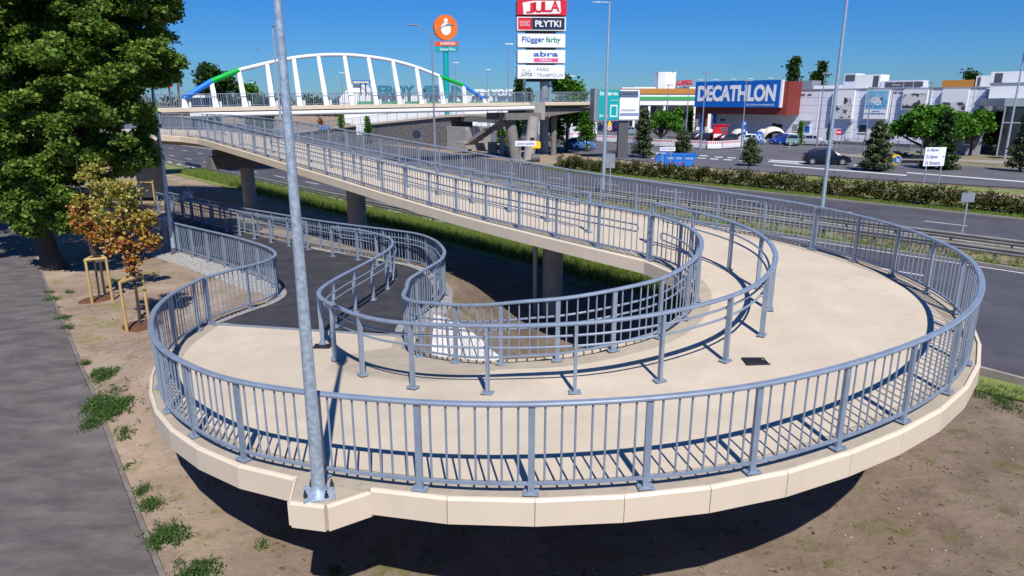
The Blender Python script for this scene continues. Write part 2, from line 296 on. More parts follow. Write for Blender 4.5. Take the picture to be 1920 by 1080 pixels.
struct('far_carriageway', strip_nt(39.0, lambda t: 49.2 + max(0, (t - 40) * .16), -60, 360, RZ), m_road, 'asphalt carriageway beyond the guardrails')
struct('median', strip_nt(34.25, 38.85, -60, 360, RZ - .03), m_dry, 'grey brown stony median between the carriageways')
struct('roadside_verge', strip_nt(lambda t: 49.4 + max(0, (t - 40) * .16), 57.2, -60, 56, RZ - .02), m_verge, 'green verge in front of the hedge')
struct('ramp_verge', strip_nt(19.2, lambda t: kn(t) - .1, -20, 120, .02, 1, zf=1), m_verge, 'green verge between the ramp piers and the road')
mk = MB()
for n0, wd, dash, per, t0, t1 in ((22.9, .26, 2.3, 4.1, 24, 170), (26.0, .15, 2.5, 6.8, -20, 190), (30.15, .15, 2.5, 6.8, -18, 190), (44.5, .15, 2.2, 6.4, -20, 180)):
    t = t0 + (-.2 if n0 == 44.5 else 0)
    while t < t1:
        e = min(t + dash, t1); q = [nt2(n0 - wd / 2, t), nt2(n0 + wd / 2, t), nt2(n0 + wd / 2, e), nt2(n0 - wd / 2, e)]; mk.add([(a, b, RZ + .004) for a, b in q], [(0, 1, 2, 3)]); t += per
for n0 in (33.6, 39.5):
    q = [nt2(n0, -60), nt2(n0 + .14, -60), nt2(n0 + .14, 300), nt2(n0, 300)]; mk.add([(a, b, RZ + .004) for a, b in q], [(0, 1, 2, 3)])
struct('lane_markings', mk, m_white, 'white lane markings on the carriageways')
kb = MB()
for n0 in (34.17, 38.93): kb.beam((*nt2(n0, -60), RZ - .02), (*nt2(n0, 320), RZ - .02), .14, .24)
kb.ring([(*nt2(kn(t) - .07, t), RZ - .02) for t in range(-60, 300, 3)], [(-.07, -.12), (.07, -.12), (.07, .12), (-.07, .12)])
kb.ring([(*nt2(49.3 + max(0, (t - 40) * .16), t), RZ - .02) for t in range(-60, 220, 5)], [(-.09, -.12), (.09, -.12), (.09, .12), (-.09, .12)])
struct('road_kerbs', kb, m_kerb, 'pale kerbs along the carriageways')
# service road, parking lot and the sandy patch beyond the hedge
def poly(px, z): return sheet([G(a, b, -6.8) for a, b in px], z)
struct('sand_patch', poly([(880, 300), (1000, 318), (1180, 322), (1330, 336), (1480, 340), (1450, 322), (1310, 312), (1150, 299), (1050, 286), (900, 270)], -6.83), m_sand, 'pale sandy soil around the billboard')
struct('parking_lot', MB().add([(*G(700, 256), -6.82), (*G(1050, 262), -6.82), (*G(1200, 273), -6.82), (*G(1390, 283), -6.82), (*G(1560, 290), -6.82), (*G(1930, 282), -6.82), (230, 260, -6.82), (-60, 420, -6.82)], [tuple(range(8))]), m_asph, 'grey parking lot in front of the shops')
struct('service_road', sheet([G(a, b) for a, b in [(880, 268), (1050, 283), (1150, 298), (1310, 313), (1440, 323), (1600, 334), (1920, 353), (2100, 362), (2100, 328), (1920, 318), (1740, 307), (1640, 301), (1580, 291), (1395, 281), (1200, 272), (1050, 262), (880, 250)]], -6.79), m_asph, 'asphalt service road with the dark car')
struct('path', sheet([G(a, b) for a, b in [(1330, 340), (1600, 362), (1920, 378), (1980, 382), (1980, 362), (1700, 349), (1600, 343), (1450, 333)]], -6.816), m_sand, 'pale worn path between the hedge and the service road')
struct('pavement', sheet([G(a, b) for a, b in [(1560, 291), (1640, 297), (1920, 309), (1980, 311), (1980, 305), (1700, 295), (1560, 287)]], -6.785), m_kerb, 'pale pavement strip beyond the service road')
struct('grass_strip', sheet([G(a, b) for a, b in [(1450, 326), (1600, 337), (1920, 357), (1990, 360), (1990, 368), (1700, 352), (1600, 347), (1440, 334), (1330, 336)]], -6.812), m_verge, 'green and yellow grass strip along the service road')
struct('far_grass', sheet([G(a, b) for a, b in [(1600, 301), (1700, 307), (1930, 318), (1990, 320), (1990, 300), (1930, 286), (1700, 283), (1600, 289)]], -6.808), m_dry, 'patchy grass in front of the grey container office')
mk = MB()
def pmark(quads):
    for q in quads: mk.add([(*G(a, b), -6.785) for a, b in q], [(0, 1, 2, 3)])
pmark([[(x, y), (x + 15, y + .9), (x + 15, y + 2.4), (x, y + 1.5)] for x, y in ((1312, 291), (1340, 293.5), (1364, 295), (1308, 295.5), (1332, 297.2), (1357, 298.6), (1385, 300.2), (1225, 287), (1250, 289), (1200, 293), (1222, 296))])
pmark([[(1443, 299.5), (1510, 303.5), (1510, 306), (1443, 301)], [(1440, 302), (1505, 307), (1505, 309), (1440, 303.5)], [(1600, 309), (1670, 313), (1670, 314.6), (1600, 310.5)], [(1700, 323), (1920, 340), (1920, 342), (1700, 324.5)], [(1450, 309), (1700, 328), (1700, 330), (1450, 310.5)], [(1205, 283), (1240, 286), (1240, 287), (1205, 284)]])
struct('service_road_markings', mk, m_white, 'white dashes and hatching on the service road')
# footpath at the left
pe = lambda t: 1.65 + .065 * (t - 9)
fp = MB(); ts = np.arange(-18, 64, .5); us = np.r_[np.linspace(0, 6, 13), np.linspace(7, 30, 24)]; vs = []
for t in ts:
    for u in us: x, y = nt2(pe(t) - u, t); vs.append((x, y, float(gz(x, y)) + .03))
m = len(us); fp.add(vs, [(i * m + j, i * m + j + 1, (i + 1) * m + j + 1, (i + 1) * m + j) for i in range(len(ts) - 1) for j in range(m - 1)])
struct('footpath', fp, m_foot, 'wide grey purple asphalt footpath on the left')
kb = MB()
kb.ring([(*nt2(pe(t) + .05, t), float(gz(*nt2(pe(t) + .05, t)))) for t in np.arange(-14, 60, 1)], [(-.04, -.05), (.04, -.05), (.04, .036), (-.04, .036)])
struct('footpath_edging', kb, mat('worn_edging', (.20, .175, .16), .95, col2=(.12, .10, .09), scale=3), 'weathered concrete edging of the footpath')
# fresh asphalt path at the foot of the ramp
n = 70; A1 = resample(AO, .1); A2 = resample(AI, .1)
a1 = np.stack([np.interp(np.linspace(0, 1, n), np.linspace(0, 1, len(A1)), A1[:, i]) for i in range(3)], 1); a2 = np.stack([np.interp(np.linspace(0, 1, n), np.linspace(0, 1, len(A2)), A2[:, i]) for i in range(3)], 1)
mb = MB(); cols = 7; vs = []
for p, q in zip(a1, a2):
    d = (q - p)[:2]; d /= np.linalg.norm(d)
    for j in range(cols):
        f = j / (cols - 1); c = (p[:2] + d * .22) * (1 - f) + (q[:2] - d * .36) * f; vs.append((c[0], c[1], za(c[1])))
mb.add(vs, [(i * cols + j, i * cols + j + 1, (i + 1) * cols + j + 1, (i + 1) * cols + j) for i in range(n - 1) for j in range(cols - 1)])
struct('asphalt_path', mb, m_newasph, 'fresh black asphalt path at the foot of the ramp', True)
mb = MB()
for P, d0, d1 in ((AO, -.6, .3), (AI, -.45, .45)):
    q0 = offset(P, d0); q1 = offset(P, d1); vs = []
    oa, ob = (.3, 0) if d0 == -.6 else (0, .3)
    for a, b, c_ in zip(q0, q1, P): vs += [(a[0], a[1], za(a[1]) - .012 - oa), (c_[0], c_[1], za(c_[1]) - .012), (b[0], b[1], za(b[1]) - .012 - ob)]
    mb.add(vs, [(3 * i + k, 3 * i + k + 1, 3 * i + k + 4, 3 * i + k + 3) for i in range(len(q0) - 1) for k in (0, 1)])
struct('gravel_strip', mb, m_gravel, 'pale gravel strips under the railings of the asphalt path')
# ------------------------------------------------------------------ ramp structure
root = thing('spiral_ramp', 'cream edged spiral pedestrian ramp with beige deck on concrete piers', 'ramp', (2, 7.3, -6.8))
O2 = offset(OUT, .12); I2 = offset(INN, -.12); n = len(D)
def sect(i):
    o, q = O2[i], I2[i]; d = (q - o)[:2]; W = np.linalg.norm(d); d /= W; z = OUT[i, 2]; th = .68
    pts = [(0, -.02), (0, -.34), (.9, -.5), (1.3, -th), (W - 1.3, -th), (W - .9, -.5), (W, -.34), (W, -.02)]
    return [(o[0] + d[0] * a, o[1] + d[1] * a, z + b) for a, b in pts]
mb = MB(); vs = []; m = 8
for i in range(n): vs += sect(i)
mb.add(vs, [(i * m + k, (i + 1) * m + k, (i + 1) * m + (k + 1) % m, i * m + (k + 1) % m) for i in range(n - 1) for k in range(m)] + [tuple(range(m)), tuple((n - 1) * m + k for k in range(m))])
mb.build('deck_slab', m_edge, root, True)
mb = MB(); vs = []; O3 = offset(OUT, -.3); I3 = offset(INN, .3)
for i in range(n):
    if np.linalg.norm(O3[i, :2] - I3[i, :2]) < .1: continue
    for f in np.linspace(0, 1, 9): vs.append(tuple(O3[i] * (1 - f) + I3[i] * f + np.array([0, 0, -.012])))
mb.add(vs, [(i * 9 + k, (i + 1) * 9 + k, (i + 1) * 9 + k + 1, i * 9 + k + 1) for i in range(n - 1) for k in range(8)])
mb.build('deck_surface', m_coat, root, True)
def fascia(P, side, parent, step=2.0, skip=None, m=m_fascia, name='fascia_panel'):
    Q = resample(P, step); mb = MB(); sm = MB()
    for a, b in zip(Q[:-1], Q[1:]):
        if skip and skip((a + b) / 2): continue
        d = (b - a)[:2]; Ln = np.linalg.norm(d); d /= Ln; nn = np.array([d[1], -d[0]]) * side; g = .0008
        a2 = a[:2] + d * g; b2 = b[:2] - d * g
        prof = [(0, .012), (.03, .012), (.06, -.02), (.06, -.345), (.02, -.36), (0, -.36)]; vs = []
        for e, z in ((a2, a[2]), (b2, b[2])):
            for u, h in prof: vs.append((e[0] + nn[0] * u, e[1] + nn[1] * u, z + h))
        k = len(prof); mb = MB().add(vs, [(i, (i + 1) % k, k + (i + 1) % k, k + i) for i in range(k)] + [tuple(range(k)), tuple(range(k, 2 * k))]); mb.build(name, m, parent)
fo = offset(OUT, .125); nearl = [i for i in range(14 * K) if fo[i, 1] < 9.5]; ia = max(i for i in nearl if fo[i, 0] < -2.76); ib = min(i for i in nearl if fo[i, 0] > -1.80)
fascia(fo[:ia + 1], 1, root, 1.06); fascia(np.vstack([[-1.76, 7.625, fo[ib, 2]], fo[ib:14 * K + 1]]), 1, root, 1.06); fascia(fo[14 * K:], 1, root, 2.6)
fo = offset(INN, -.125); fascia(fo[:14 * K + 1], -1, root, 1.2); fascia(fo[14 * K:], -1, root, 2.0)
# lamp bracket bump in the fascia
bp = [(-2.82, 8.0), (-2.72, 7.42), (-2.27, 7.33), (-1.78, 7.66), (-1.66, 7.75), (-1.9, 8.1), (-2.5, 8.3)]
mb = MB().prism([(p[0], p[1]) for p in bp], [-5.1] * 7, [-4.755] * 7); mb.build('lamp_bracket', m_edge, root)
mb = MB()
for a, b in zip(bp[0:3], bp[1:4]):
    a = np.array(a); b = np.array(b); d = (b - a) / np.linalg.norm(b - a); nn = np.array([d[1], -d[0]]); vs = []
    for e in (a + d * .004, b - d * .004):
        for u, h in [(0.002, -4.72), (.03, -4.72), (.05, -4.75), (.05, -5.07), (.002, -5.08)]: vs.append((e[0] + nn[0] * u, e[1] + nn[1] * u, h - .02))
    mb.add(vs, [(i, (i + 1) % 5, 5 + (i + 1) % 5, 5 + i) for i in range(5)] + [tuple(range(5)), tuple(range(5, 10))])
a = np.array(bp[0]); mb.build('bracket_fascia', m_fascia, root)
# joint and drains
mb = MB(); a = D[0]; p = np.array(a[:2]); q = np.array(a[2:4]); d = (q - p) / np.linalg.norm(q - p)
mb.beam((*(p + d * .15 + [0, -.12]), -5.345), (*(q - d * .15 + [0, -.12]), -5.345), .1, .03); mb.build('expansion_joint', m_grey, root)
for xy, z in (((4.22, 11.07), -4.345), ((-4.22, 14.3), -5.262)):
    mb = MB(); 
    for k in range(8): mb.box((xy[0] - .175 + k * .05, xy[1], z + .006), (.022, .26, .02))
    mb.box((xy[0], xy[1] - .14, z + .006), (.4, .025, .022)); mb.box((xy[0], xy[1] + .14, z + .006), (.4, .025, .022))
    g = mb.build('drain_grate', m_black, root); g2 = MB().box((*xy, z - .004), (.4, .28, .012)).build('drain_pit', m_rubber, g)
# piers
def pier(n_, t_, r, top, parent, base=None):
    x, y = nt2(n_, t_); b = (float(gz(x, y)) if base is None else base) - .1
    mb = MB().cone((x, y, b), r, r, top - b, 28); o = mb.build('pier', m_conc, parent, True); return x, y
x, y = pier(16.5, 16.7, .36, -4.3, root); MB().tube([(x - .62, y - .1, -7.5), (x - .62, y - .1, -4.4)], .085, 10).build('drain_pipe', m_grey, root, True)
pier(16.4, 30.5, .46, -3.6, root); x, y = pier(16.2, 44.2, .42, -3.9, root, -6.8)
e = nt2(1, 0); mb = MB(); mb.beam((x - e[0] * 2.3, y - e[1] * 2.3, -3.65), (x + e[0] * 2.3, y + e[1] * 2.3, -3.65), 1.0, .75); mb.beam((x - e[0] * 1.9, y - e[1] * 1.9, -3.1), (x - e[0] * .9, y - e[1] * .9, -3.1), .8, .4); mb.beam((x + e[0] * .9, y + e[1] * .9, -3.1), (x + e[0] * 1.9, y + e[1] * 1.9, -3.1), .8, .4)
mb.build('crosshead', m_dconc, root)
mb = MB().cone((-26.0, 49.6, -6.6), .98, .98, 4.2, 32); mb.build('landing_pier', m_conc, root, True)
# paved stone slope under the inner side
mb = MB(); ny_, nx_ = 9, 8; c = [np.array((*p, 0)) for p in [(-2.1, 17.4), (.3, 16.8), (2.9, 12.1), (-1.75, 13.1)]]
for i in range(nx_):
    for j in range(6):
        q = []
        for a, b in ((0, 0), (1, 0), (1, 1), (0, 1)):
            u, v = (i + a * .985 + .01) / nx_, (j + b * .985 + .01) / 6; jit = (math.sin(i * 7 + j * 13 + a * 3 + b) * .03)
            p = (c[0] * (1 - u) + c[1] * u) * (1 - v) + (c[3] * (1 - u) + c[2] * u) * v; q.append((p[0] + jit, p[1] + jit, float(gz(p[0], p[1])) + .12 + random.uniform(-.02, .03)))
        q2 = [(p[0], p[1], p[2] - .35) for p in q]; mb.add(q2 + q, [(3, 2, 1, 0), (4, 5, 6, 7), (0, 1, 5, 4), (1, 2, 6, 5), (2, 3, 7, 6), (3, 0, 4, 7)])
tag(mb.build('stone_slope', m_stone), 'white stone paved slope inside the loop below the inner railing', 'stone slope')
tag(MB().box((-4.9, 15.3, -5.9), (4.9, .5, .8)).build('abutment', m_conc), 'concrete abutment under the foot of the ramp', 'abutment')
# ------------------------------------------------------------------ railings
def railing(name, label, P, bay=1.38, bal=.172, h=1.2, tubes=0, balusters=True, group=None, hr=.1, tz=(.76, .94), phase=0, m=m_rail, simple=False, cat='railing', bolts=True):
    P = np.array(P, float); e0 = P[1] - P[0]; e1 = P[-2] - P[-1]; P[0] = P[0] + e0 / np.linalg.norm(e0) * .05; P[-1] = P[-1] + e1 / np.linalg.norm(e1) * .05
    P = resample(P, .12); L_ = len(P) * .12; Q = resample(P, bay) if not phase else np.vstack([P[:1], resample(P[int(phase / .12):], bay)]); c = P[len(P) // 2]
    sP = np.r_[0, np.cumsum(np.linalg.norm(np.diff(P[:, :2], axis=0), axis=1))]; sQ = [sP[int(np.argmin(np.hypot(P[:, 0] - q[0], P[:, 1] - q[1])))] for q in Q]
    o = thing(name, label, cat, tuple(c), group=group)
    top = smooth(P + np.array([0, 0, h - .025]), 1); w2 = hr / 2
    MB().ring(top if not simple else resample(top, .6), [(-w2, -.012), (-w2 * .75, -.025), (w2 * .75, -.025), (w2, -.012), (w2, .012), (w2 * .7, .026), (-w2 * .7, .026), (-w2, .012)]).build('handrail', m, o, True)
    for i, p in enumerate(Q):
        t = Q[min(i + 1, len(Q) - 1)] - Q[max(i - 1, 0)]; a = math.atan2(t[1], t[0]); co, si = math.cos(a), math.sin(a)
        mb = MB().box((p[0], p[1], p[2] + (h - .05) / 2), (.05 if not balusters else .08, .09 if not balusters else .05, h - .05), a)
        if not simple:
            mb.box((p[0], p[1], p[2] + .006), (.2, .15, .014), a)
            for u in (-.075, .075):
                for v in (-.05, .05): mb.cone((p[0] + u * co - v * si, p[1] + u * si + v * co, p[2] + .012), .012, .01, .025, 6)
        if tubes:
            for zz in tz:
                s_ = tubes; e = (p[0] + si * .1 * s_, p[1] - co * .1 * s_, p[2] + zz); mb.tube([(p[0], p[1], p[2] + zz - .03), e], .01, 5)
        mb.build('post', m, o)
        if balusters and i < len(Q) - 1:
            b = Q[i + 1]; mb = MB(); seg = [p] + [P[k] for k in range(len(P)) if sQ[i] + .03 < sP[k] < sQ[i + 1] - .03] + [b]; seg = np.array(seg)
            mb.ring([(q[0], q[1], q[2] + .13) for q in (seg if not simple else (seg[0], seg[-1]))], [(-.02, -.018), (.02, -.018), (.02, .018), (-.02, .018)])
            dl = np.linalg.norm((b - p)[:2]); nb = int(round(dl / bal)) - 1; ss = resample(seg, .04)
            for k in range(1, nb + 1):
                q = ss[int(round(k / (nb + 1) * (len(ss) - 1)))]
                if simple: mb.box((q[0], q[1], q[2] + h * .53), (.022, .022, h - .18), a)
                else: mb.tube([(q[0], q[1], q[2] + .14), (q[0], q[1], q[2] + h - .045)], .014, 6, False)
            mb.build('baluster_panel', m, o)
    if tubes:
        T = offset(P, .1 * tubes); z1, z2 = tz; T = T[4:-4]
        a = [(q[0], q[1], q[2] + z1) for q in T]; b = [(q[0], q[1], q[2] + z2) for q in T]
        d0 = (T[0] - T[3]); d0 = d0 / np.linalg.norm(d0) * .09; d1 = (T[-1] - T[-4]); d1 = d1 / np.linalg.norm(d1) * .09
        lp = lambda q, d: [(q[0] + d[0] * f, q[1] + d[1] * f, q[2] + zz) for f, zz in ((.75, z2 - .02), (1, (z1 + z2) / 2), (.75, z1 + .02))]
        MB().tube(a[::2] + lp(T[-1], d1)[::-1] + b[::-2] + lp(T[0], d0) + a[:1], .021, 8, False).build('tube_handrail', m, o, True)
    return o
iO = lambda k0, k1: OUT[k0 * K:k1 * K + 1]
jn = 4
railing('railing', 'grey blue baluster railing round the outer near edge of the loop', OUT[0:14 * K + 1], bay=1.39, phase=.63)
railing('railing', 'grey blue baluster railing on the road side of the straight ramp', OUT[14 * K:20 * K + 8], bay=1.65)
railing('railing', 'grey blue baluster railing on the road side of the upper left landing', OUT[20 * K + 7:], simple=True, bay=1.8)
railing('railing', 'grey blue baluster railing round the inner edge of the loop with tube handrails', INN[0:14 * K + 1], tubes=-1, bay=1.06, tz=(.64, .82))
railing('railing', 'grey blue baluster railing on the near side of the straight ramp', INN[14 * K:20 * K + 7], tubes=1, bay=1.65, tz=(.64, .82))
railing('railing', 'grey blue baluster railing on the near side of the upper left landing', INN[20 * K + 6:], simple=True, tubes=0, bay=1.5)
railing('railing', 'grey blue baluster railing between the young trees and the black asphalt path', AO, bay=1.5)
railing('railing', 'grey blue baluster railing on the road side of the black asphalt path', AI, tubes=-1)
def zloop(x, y):
    d = np.hypot(OUT[:16 * K, 0] * .5 + INN[:16 * K, 0] * .5 - x, OUT[:16 * K, 1] * .5 + INN[:16 * K, 1] * .5 - y); return float(OUT[int(np.argmin(d)), 2])
B = [(-7.1, 26.3), (-5.7, 25.3), (-4.4, 23.5), (-3.95, 22.2), (-3.8, 20.5), (-4.08, 17.9), (-4.3, 16.4), (-4.35, 15.0), (-4.1, 14.0), (-3.3, 12.65), (-2.36, 11.5), (-1.1, 10.72), (.45, 10.3), (1.94, 10.32), (3.35, 10.9), (4.4, 11.75), (5.2, 13.1), (5.55, 14.6), (5.45, 16.0), (4.9, 17.4), (3.9, 18.9)]
B = catmull(B, 8); zb = smooth(np.c_[B, [za(p[1]) if p[1] > 14.6 and p[0] < -1 else zloop(*p) for p in B]], 6)
railing('divider_railing', 'grey blue S shaped divider railing with tube handrails through the loop', zb, balusters=False, tubes=-1, bay=1.45)
A = catmull([(-21.3, 40.9), (-17.06, 36.26), (-12.6, 31.7), (-8.5, 27.95)], 8); railing('divider_railing', 'straight divider railing on the black asphalt path', np.c_[A, [za(p[1]) for p in A]], balusters=False, tubes=-1, bay=1.55)
zr = lambda t: float(np.interp(t, [14, 19, 24, 42, 50, 60], [-3.96, -3.8, -3.52, -2.42, -2.15, -2.0]))
C = [(*nt2(n_, t_), zr(t_)) for n_, t_ in ((15.0, 41.7), (15.35, 34.8), (15.75, 26.5), (16.1, 20), (16.1, 17.3), (15.85, 14.4))]
railing('divider_railing', 'straight divider railing down the middle of the sloping ramp', catmull([(a * .962, b * .962, (z + 1.2) * .962 - 1.2) for a, b, z in C], 8), balusters=False, tubes=1, bay=2.0)
railing('divider_railing', 'short divider railing on the upper left landing', [(*nt2(16.4, 48.2), -2.15), (*nt2(16.6, 52), -2.05)], balusters=False, tubes=1, bay=1.6)
# ------------------------------------------------------------------ lamps
def led_lamp(label, x, y, z0, h, r0=.09, r1=.05, head=1.0, hd=(1, 0), m=m_galv, base=True, name='street_lamp', dark=False, group=None, two=False):
    o = thing(name, label, 'street lamp', (x, y, z0), group=group); mb = MB(); k = 14
    mb.tube([(x, y, z0 + .02 + (h - .02) * i / k) for i in range(k + 1)], [r0 + (r1 - r0) * i / k for i in range(k + 1)], 20); mb.build('pole', m, o, True)
    d = Vector((hd[0], hd[1], 0)).normalized(); s = Vector((-d.y, d.x, 0)); p = Vector((x, y, z0 + h)); hm = MB()
    pr = [(-.12, .05, .05), (.15, .11, .07), (.6, .13, .05), (head, .05, .012)]; vs = []
    for a, wd, th in pr:
        q = p + d * a * head / 1.0
        vs += [q - s * wd - Vector((0, 0, th * .4)), q + s * wd - Vector((0, 0, th * .4)), q + s * wd * .8 + Vector((0, 0, th * .6)), q - s * wd * .8 + Vector((0, 0, th * .6))]
    hm.add(vs, [(i * 4 + j, i * 4 + (j + 1) % 4, i * 4 + 4 + (j + 1) % 4, i * 4 + 4 + j) for i in range(3) for j in range(4)] + [(0, 1, 2, 3), (12, 13, 14, 15)]); hm.build('lamp_head', m_grey if not dark else m_whitep, o)
    if base:
        b = MB().box((x, y, z0 + .012), (.38, .38, .028), .3).build('base_plate', m, o)
        for u in (-.13, .13):
            for v in (-.13, .13): c = MB().cone((x + u, y + v, z0 + .025), .028, .024, .05, 6).cone((x + u, y + v, z0 + .07), .014, .012, .05, 6).build('bolt', m_black, b)
        MB().cone((x, y, z0 + .02), .125, .09, .07, 20).build('collar', m, o, True)
    return o
led_lamp('tall galvanised lamp column bolted to the near edge of the ramp', -2.42, 7.58, -4.745, 6.6, .085, .036, 1.0, (-.25, 1))
x, y = G(328, 482, -6.2); zz = float(gz(x, y)); o = led_lamp('slim lamp with flat white head beside the black path and young trees', x, y, zz, hz(163, x, y) - zz, .1, .055, .6, (1, -.1), base=False, dark=True)
MB().cone((x, y, zz), .125, .12, .45, 16).build('pole_sleeve', m_dgrey, o, True)
x, y = nt2(19.2, 45.4); led_lamp('thin lamp on the road side edge of the straight ramp', x, y, -2.75, hz(48, x, y) + 2.75, .09, .05, .55, (1, -.4), base=False)
for lab, bx, by, tx, ty, hdv, rr in (('tall lamp in the median right of the sign pylon', 1130, 375, 1134, 5, (-1, -.2), .14), ('tall leaning grey lamp in the median in front of the silver store', 1538, 417, 1577, 0, (-1, 0), .12), ('street lamp at the far right in front of the dark glass building', 1881, 311, 1912, 100, (.3, -1), .13)):
    x, y = G(bx, by); top = hz(ty, x, y) if ty > 0 else 6.5; led_lamp(lab, x, y, -6.05, top + 6.05, rr, .07, 1.15, hdv, base=False)
def twin_lamp(label, px, pyb, pyt, wpx, xy=None):
    x, y = xy or G(px, pyb); zt = hz(pyt, x, y); dz = abs(hz(pyt + 1, x, y) - zt); o = thing('twin_street_lamp', label, 'street lamp', (x, y, -6.85), group='double armed street lamps')
    MB().tube([(x, y, -6.85), (x, y, zt)], [.13, .06], 10).build('pole', m_grey, o, True); wd = wpx * dz
    for s in (-1, 1):
        a = MB().tube([(x, y, zt), (x + s * wd * .35, y, zt + wd * .32), (x + s * wd * .8, y, zt + wd * .52), (x + s * wd, y, zt + wd * .55)], .045, 8).build('arm', m_grey, o, True)
        MB().tube([(x + s * wd * .85, y, zt + wd * .56), (x + s * wd * 1.05, y, zt + wd * .58), (x + s * wd * 1.35, y, zt + wd * .55)], [.1, .2, .12], 8, el=.5).build('lamp_head', m_grey, a, True)
    return o
twin_lamp('double armed street lamp in front of the orange round sign', 817, 325, 66, 34)
x, y = nt2(48.5, 93); twin_lamp('double armed street lamp behind the left end of the white arch', 0, 0, 130, 20, xy=(G(376, 232)[0], G(376, 232)[1]))
twin_lamp('double armed street lamp behind the near galvanised column', 0, 0, 106, 24, xy=(G(519, 240)[0], G(519, 240)[1]))
for i, (px, pt, yd) in enumerate([(953, 83, 95), (855, 118, 130), (914, 131, 150), (643, 137, 140), (474, 155, 150), (408, 156, 150), (303, 158, 170), (1068, 143, 110), (1252, 160, 120), (1320, 137, 100), (1290, 155, 125), (1541, 138, 90), (1672, 160, 86), (1742, 155, 84), (1632, 165, 86), (1397, 152, 97)]):
    x = (px - 960) / F_PX * (yd * .9645 + 0); zt = hz(pt, x, yd)
    o = thing('street_lamp', ['slim distant lamp seen left of the sign pylon', 'slim distant lamp just right of the orange sign', 'slim distant lamp above the reversed roof letters', 'slim distant lamp seen through the middle of the arch', 'slim distant lamp behind the green left arch piece', 'slim distant lamp left of the round tree behind the bridge', 'slim distant lamp left of the blue arch end', 'lamp in front of the round tree beside the pylon', 'lamp in front of the green striped store', 'lamp in front of the white tower', 'lamp left of the blue store sign', 'lamp in front of the slim poplars', 'thin mast in front of the first poster', 'thin mast in front of the third poster', 'thin mast beside the second poster', 'lamp in front of the blue store sign'][i], 'street lamp', (x, yd, -6.85))
    MB().tube([(x, yd, -6.85), (x, yd, zt)], [.11, .05], 8).build('pole', m_grey, o, True); MB().box((x + .2, yd, zt + .04), (1.1, .3, .12)).build('lamp_head', m_whitep if i < 8 else m_grey, o)
# ------------------------------------------------------------------ arch footbridge
br = thing('arch_footbridge', 'white arch footbridge with blue and green arch ends crossing the road', 'footbridge', (-15, 68, -6.8))
BD = np.array([.8315, .5555]); BL = np.array([-.5555, .8315]); B0 = np.array([-31.1, 63.7])
def bp_(k, off=0, z=0): p = B0 + BD * k + BL * off; return (float(p[0]), float(p[1]), z)
def bz(k): return -.60 + .011 * k - .0001 * (k - 22) ** 2 + .05
def kpx(px): # bridge station seen at a bearing
    c = (px - 960) / F_PX * .9645; return (c * B0[1] - B0[0]) / (BD[0] - c * BD[1])
K0, K1 = -11, kpx(1113)
ks = np.linspace(K0, K1, 40); mb = MB(); vs = []
for k in ks: vs += [bp_(k, 0, bz(k)), bp_(k, 0, bz(k) - .3), bp_(k, 1, bz(k) - .62), bp_(k, 3.6, bz(k) - .62), bp_(k, 4.6, bz(k) - .3), bp_(k, 4.6, bz(k))]
mb.add(vs, [(i * 6 + j, i * 6 + 6 + j, i * 6 + 6 + (j + 1) % 6, i * 6 + (j + 1) % 6) for i in range(39) for j in range(6)] + [tuple(range(6)), tuple(39 * 6 + j for j in range(6))]); mb.build('deck', m_conc, br)
for off, s in ((-.02, 1), (4.62, -1)):
    P = np.array([bp_(k, off, bz(k)) for k in ks]); kb0 = kpx(345); fascia(P, s, br, 3.0, (lambda c: False))
mb = MB()
for a, b in ((kpx(990), kpx(1021)),): mb.prism([bp_(a + .2, -.15)[:2], bp_(b, -.15)[:2], bp_(b, 4.8)[:2], bp_(a + .2, 4.8)[:2]], [-2.2] * 4, [bz(a) + .03] * 4)
mb.build('head_block', m_conc, br)
mb = MB().tube([bp_(k, -.3, -1.08 + .012 * (k - 16)) for k in np.linspace(kpx(352), kpx(998), 20)], .23, 14); mb.build('tie_tube', m_whitep, br, True)
top = []
for px, py in ((344, 185), (396, 153), (447, 132), (500, 119), (550, 109), (596, 104), (645, 103), (690, 106.5), (736, 114), (780, 126), (824, 143), (869, 160), (906, 185)):
    # the arch plane leans away from the near edge: solve the station and height on that plane
    k = kpx(px); off = 0
    for _ in range(6):
        zt = hz(py, *bp_(k, off)[:2]); off = max(0, (zt - bz(k)) * .45); c = (px - 960) / F_PX; Q = bp_(k, off); dep = Q[1] * .9645 - zt * .264; k += (c * dep - Q[0]) / (BD[0] - c * BD[1] * .9645)
    top.append((*bp_(k, off)[:2], zt))
def piece(i0, i1, m, name, r):
    mb = MB().tube([top[i] for i in range(i0, i1 + 1)], r, 14); mb.build(name, m, br, True)
piece(0, 1, m_blue, 'arch_segment', .27); piece(1, 2, m_green, 'arch_segment', .27)
tt = catmull(top[2:11], 6); MB().tube([tuple(p) for p in tt], .19, 14).build('arch_rib', m_whitep, br, True)
piece(10, 11, m_green, 'arch_segment', .2); piece(11, 12, m_blue, 'arch_segment', .2)
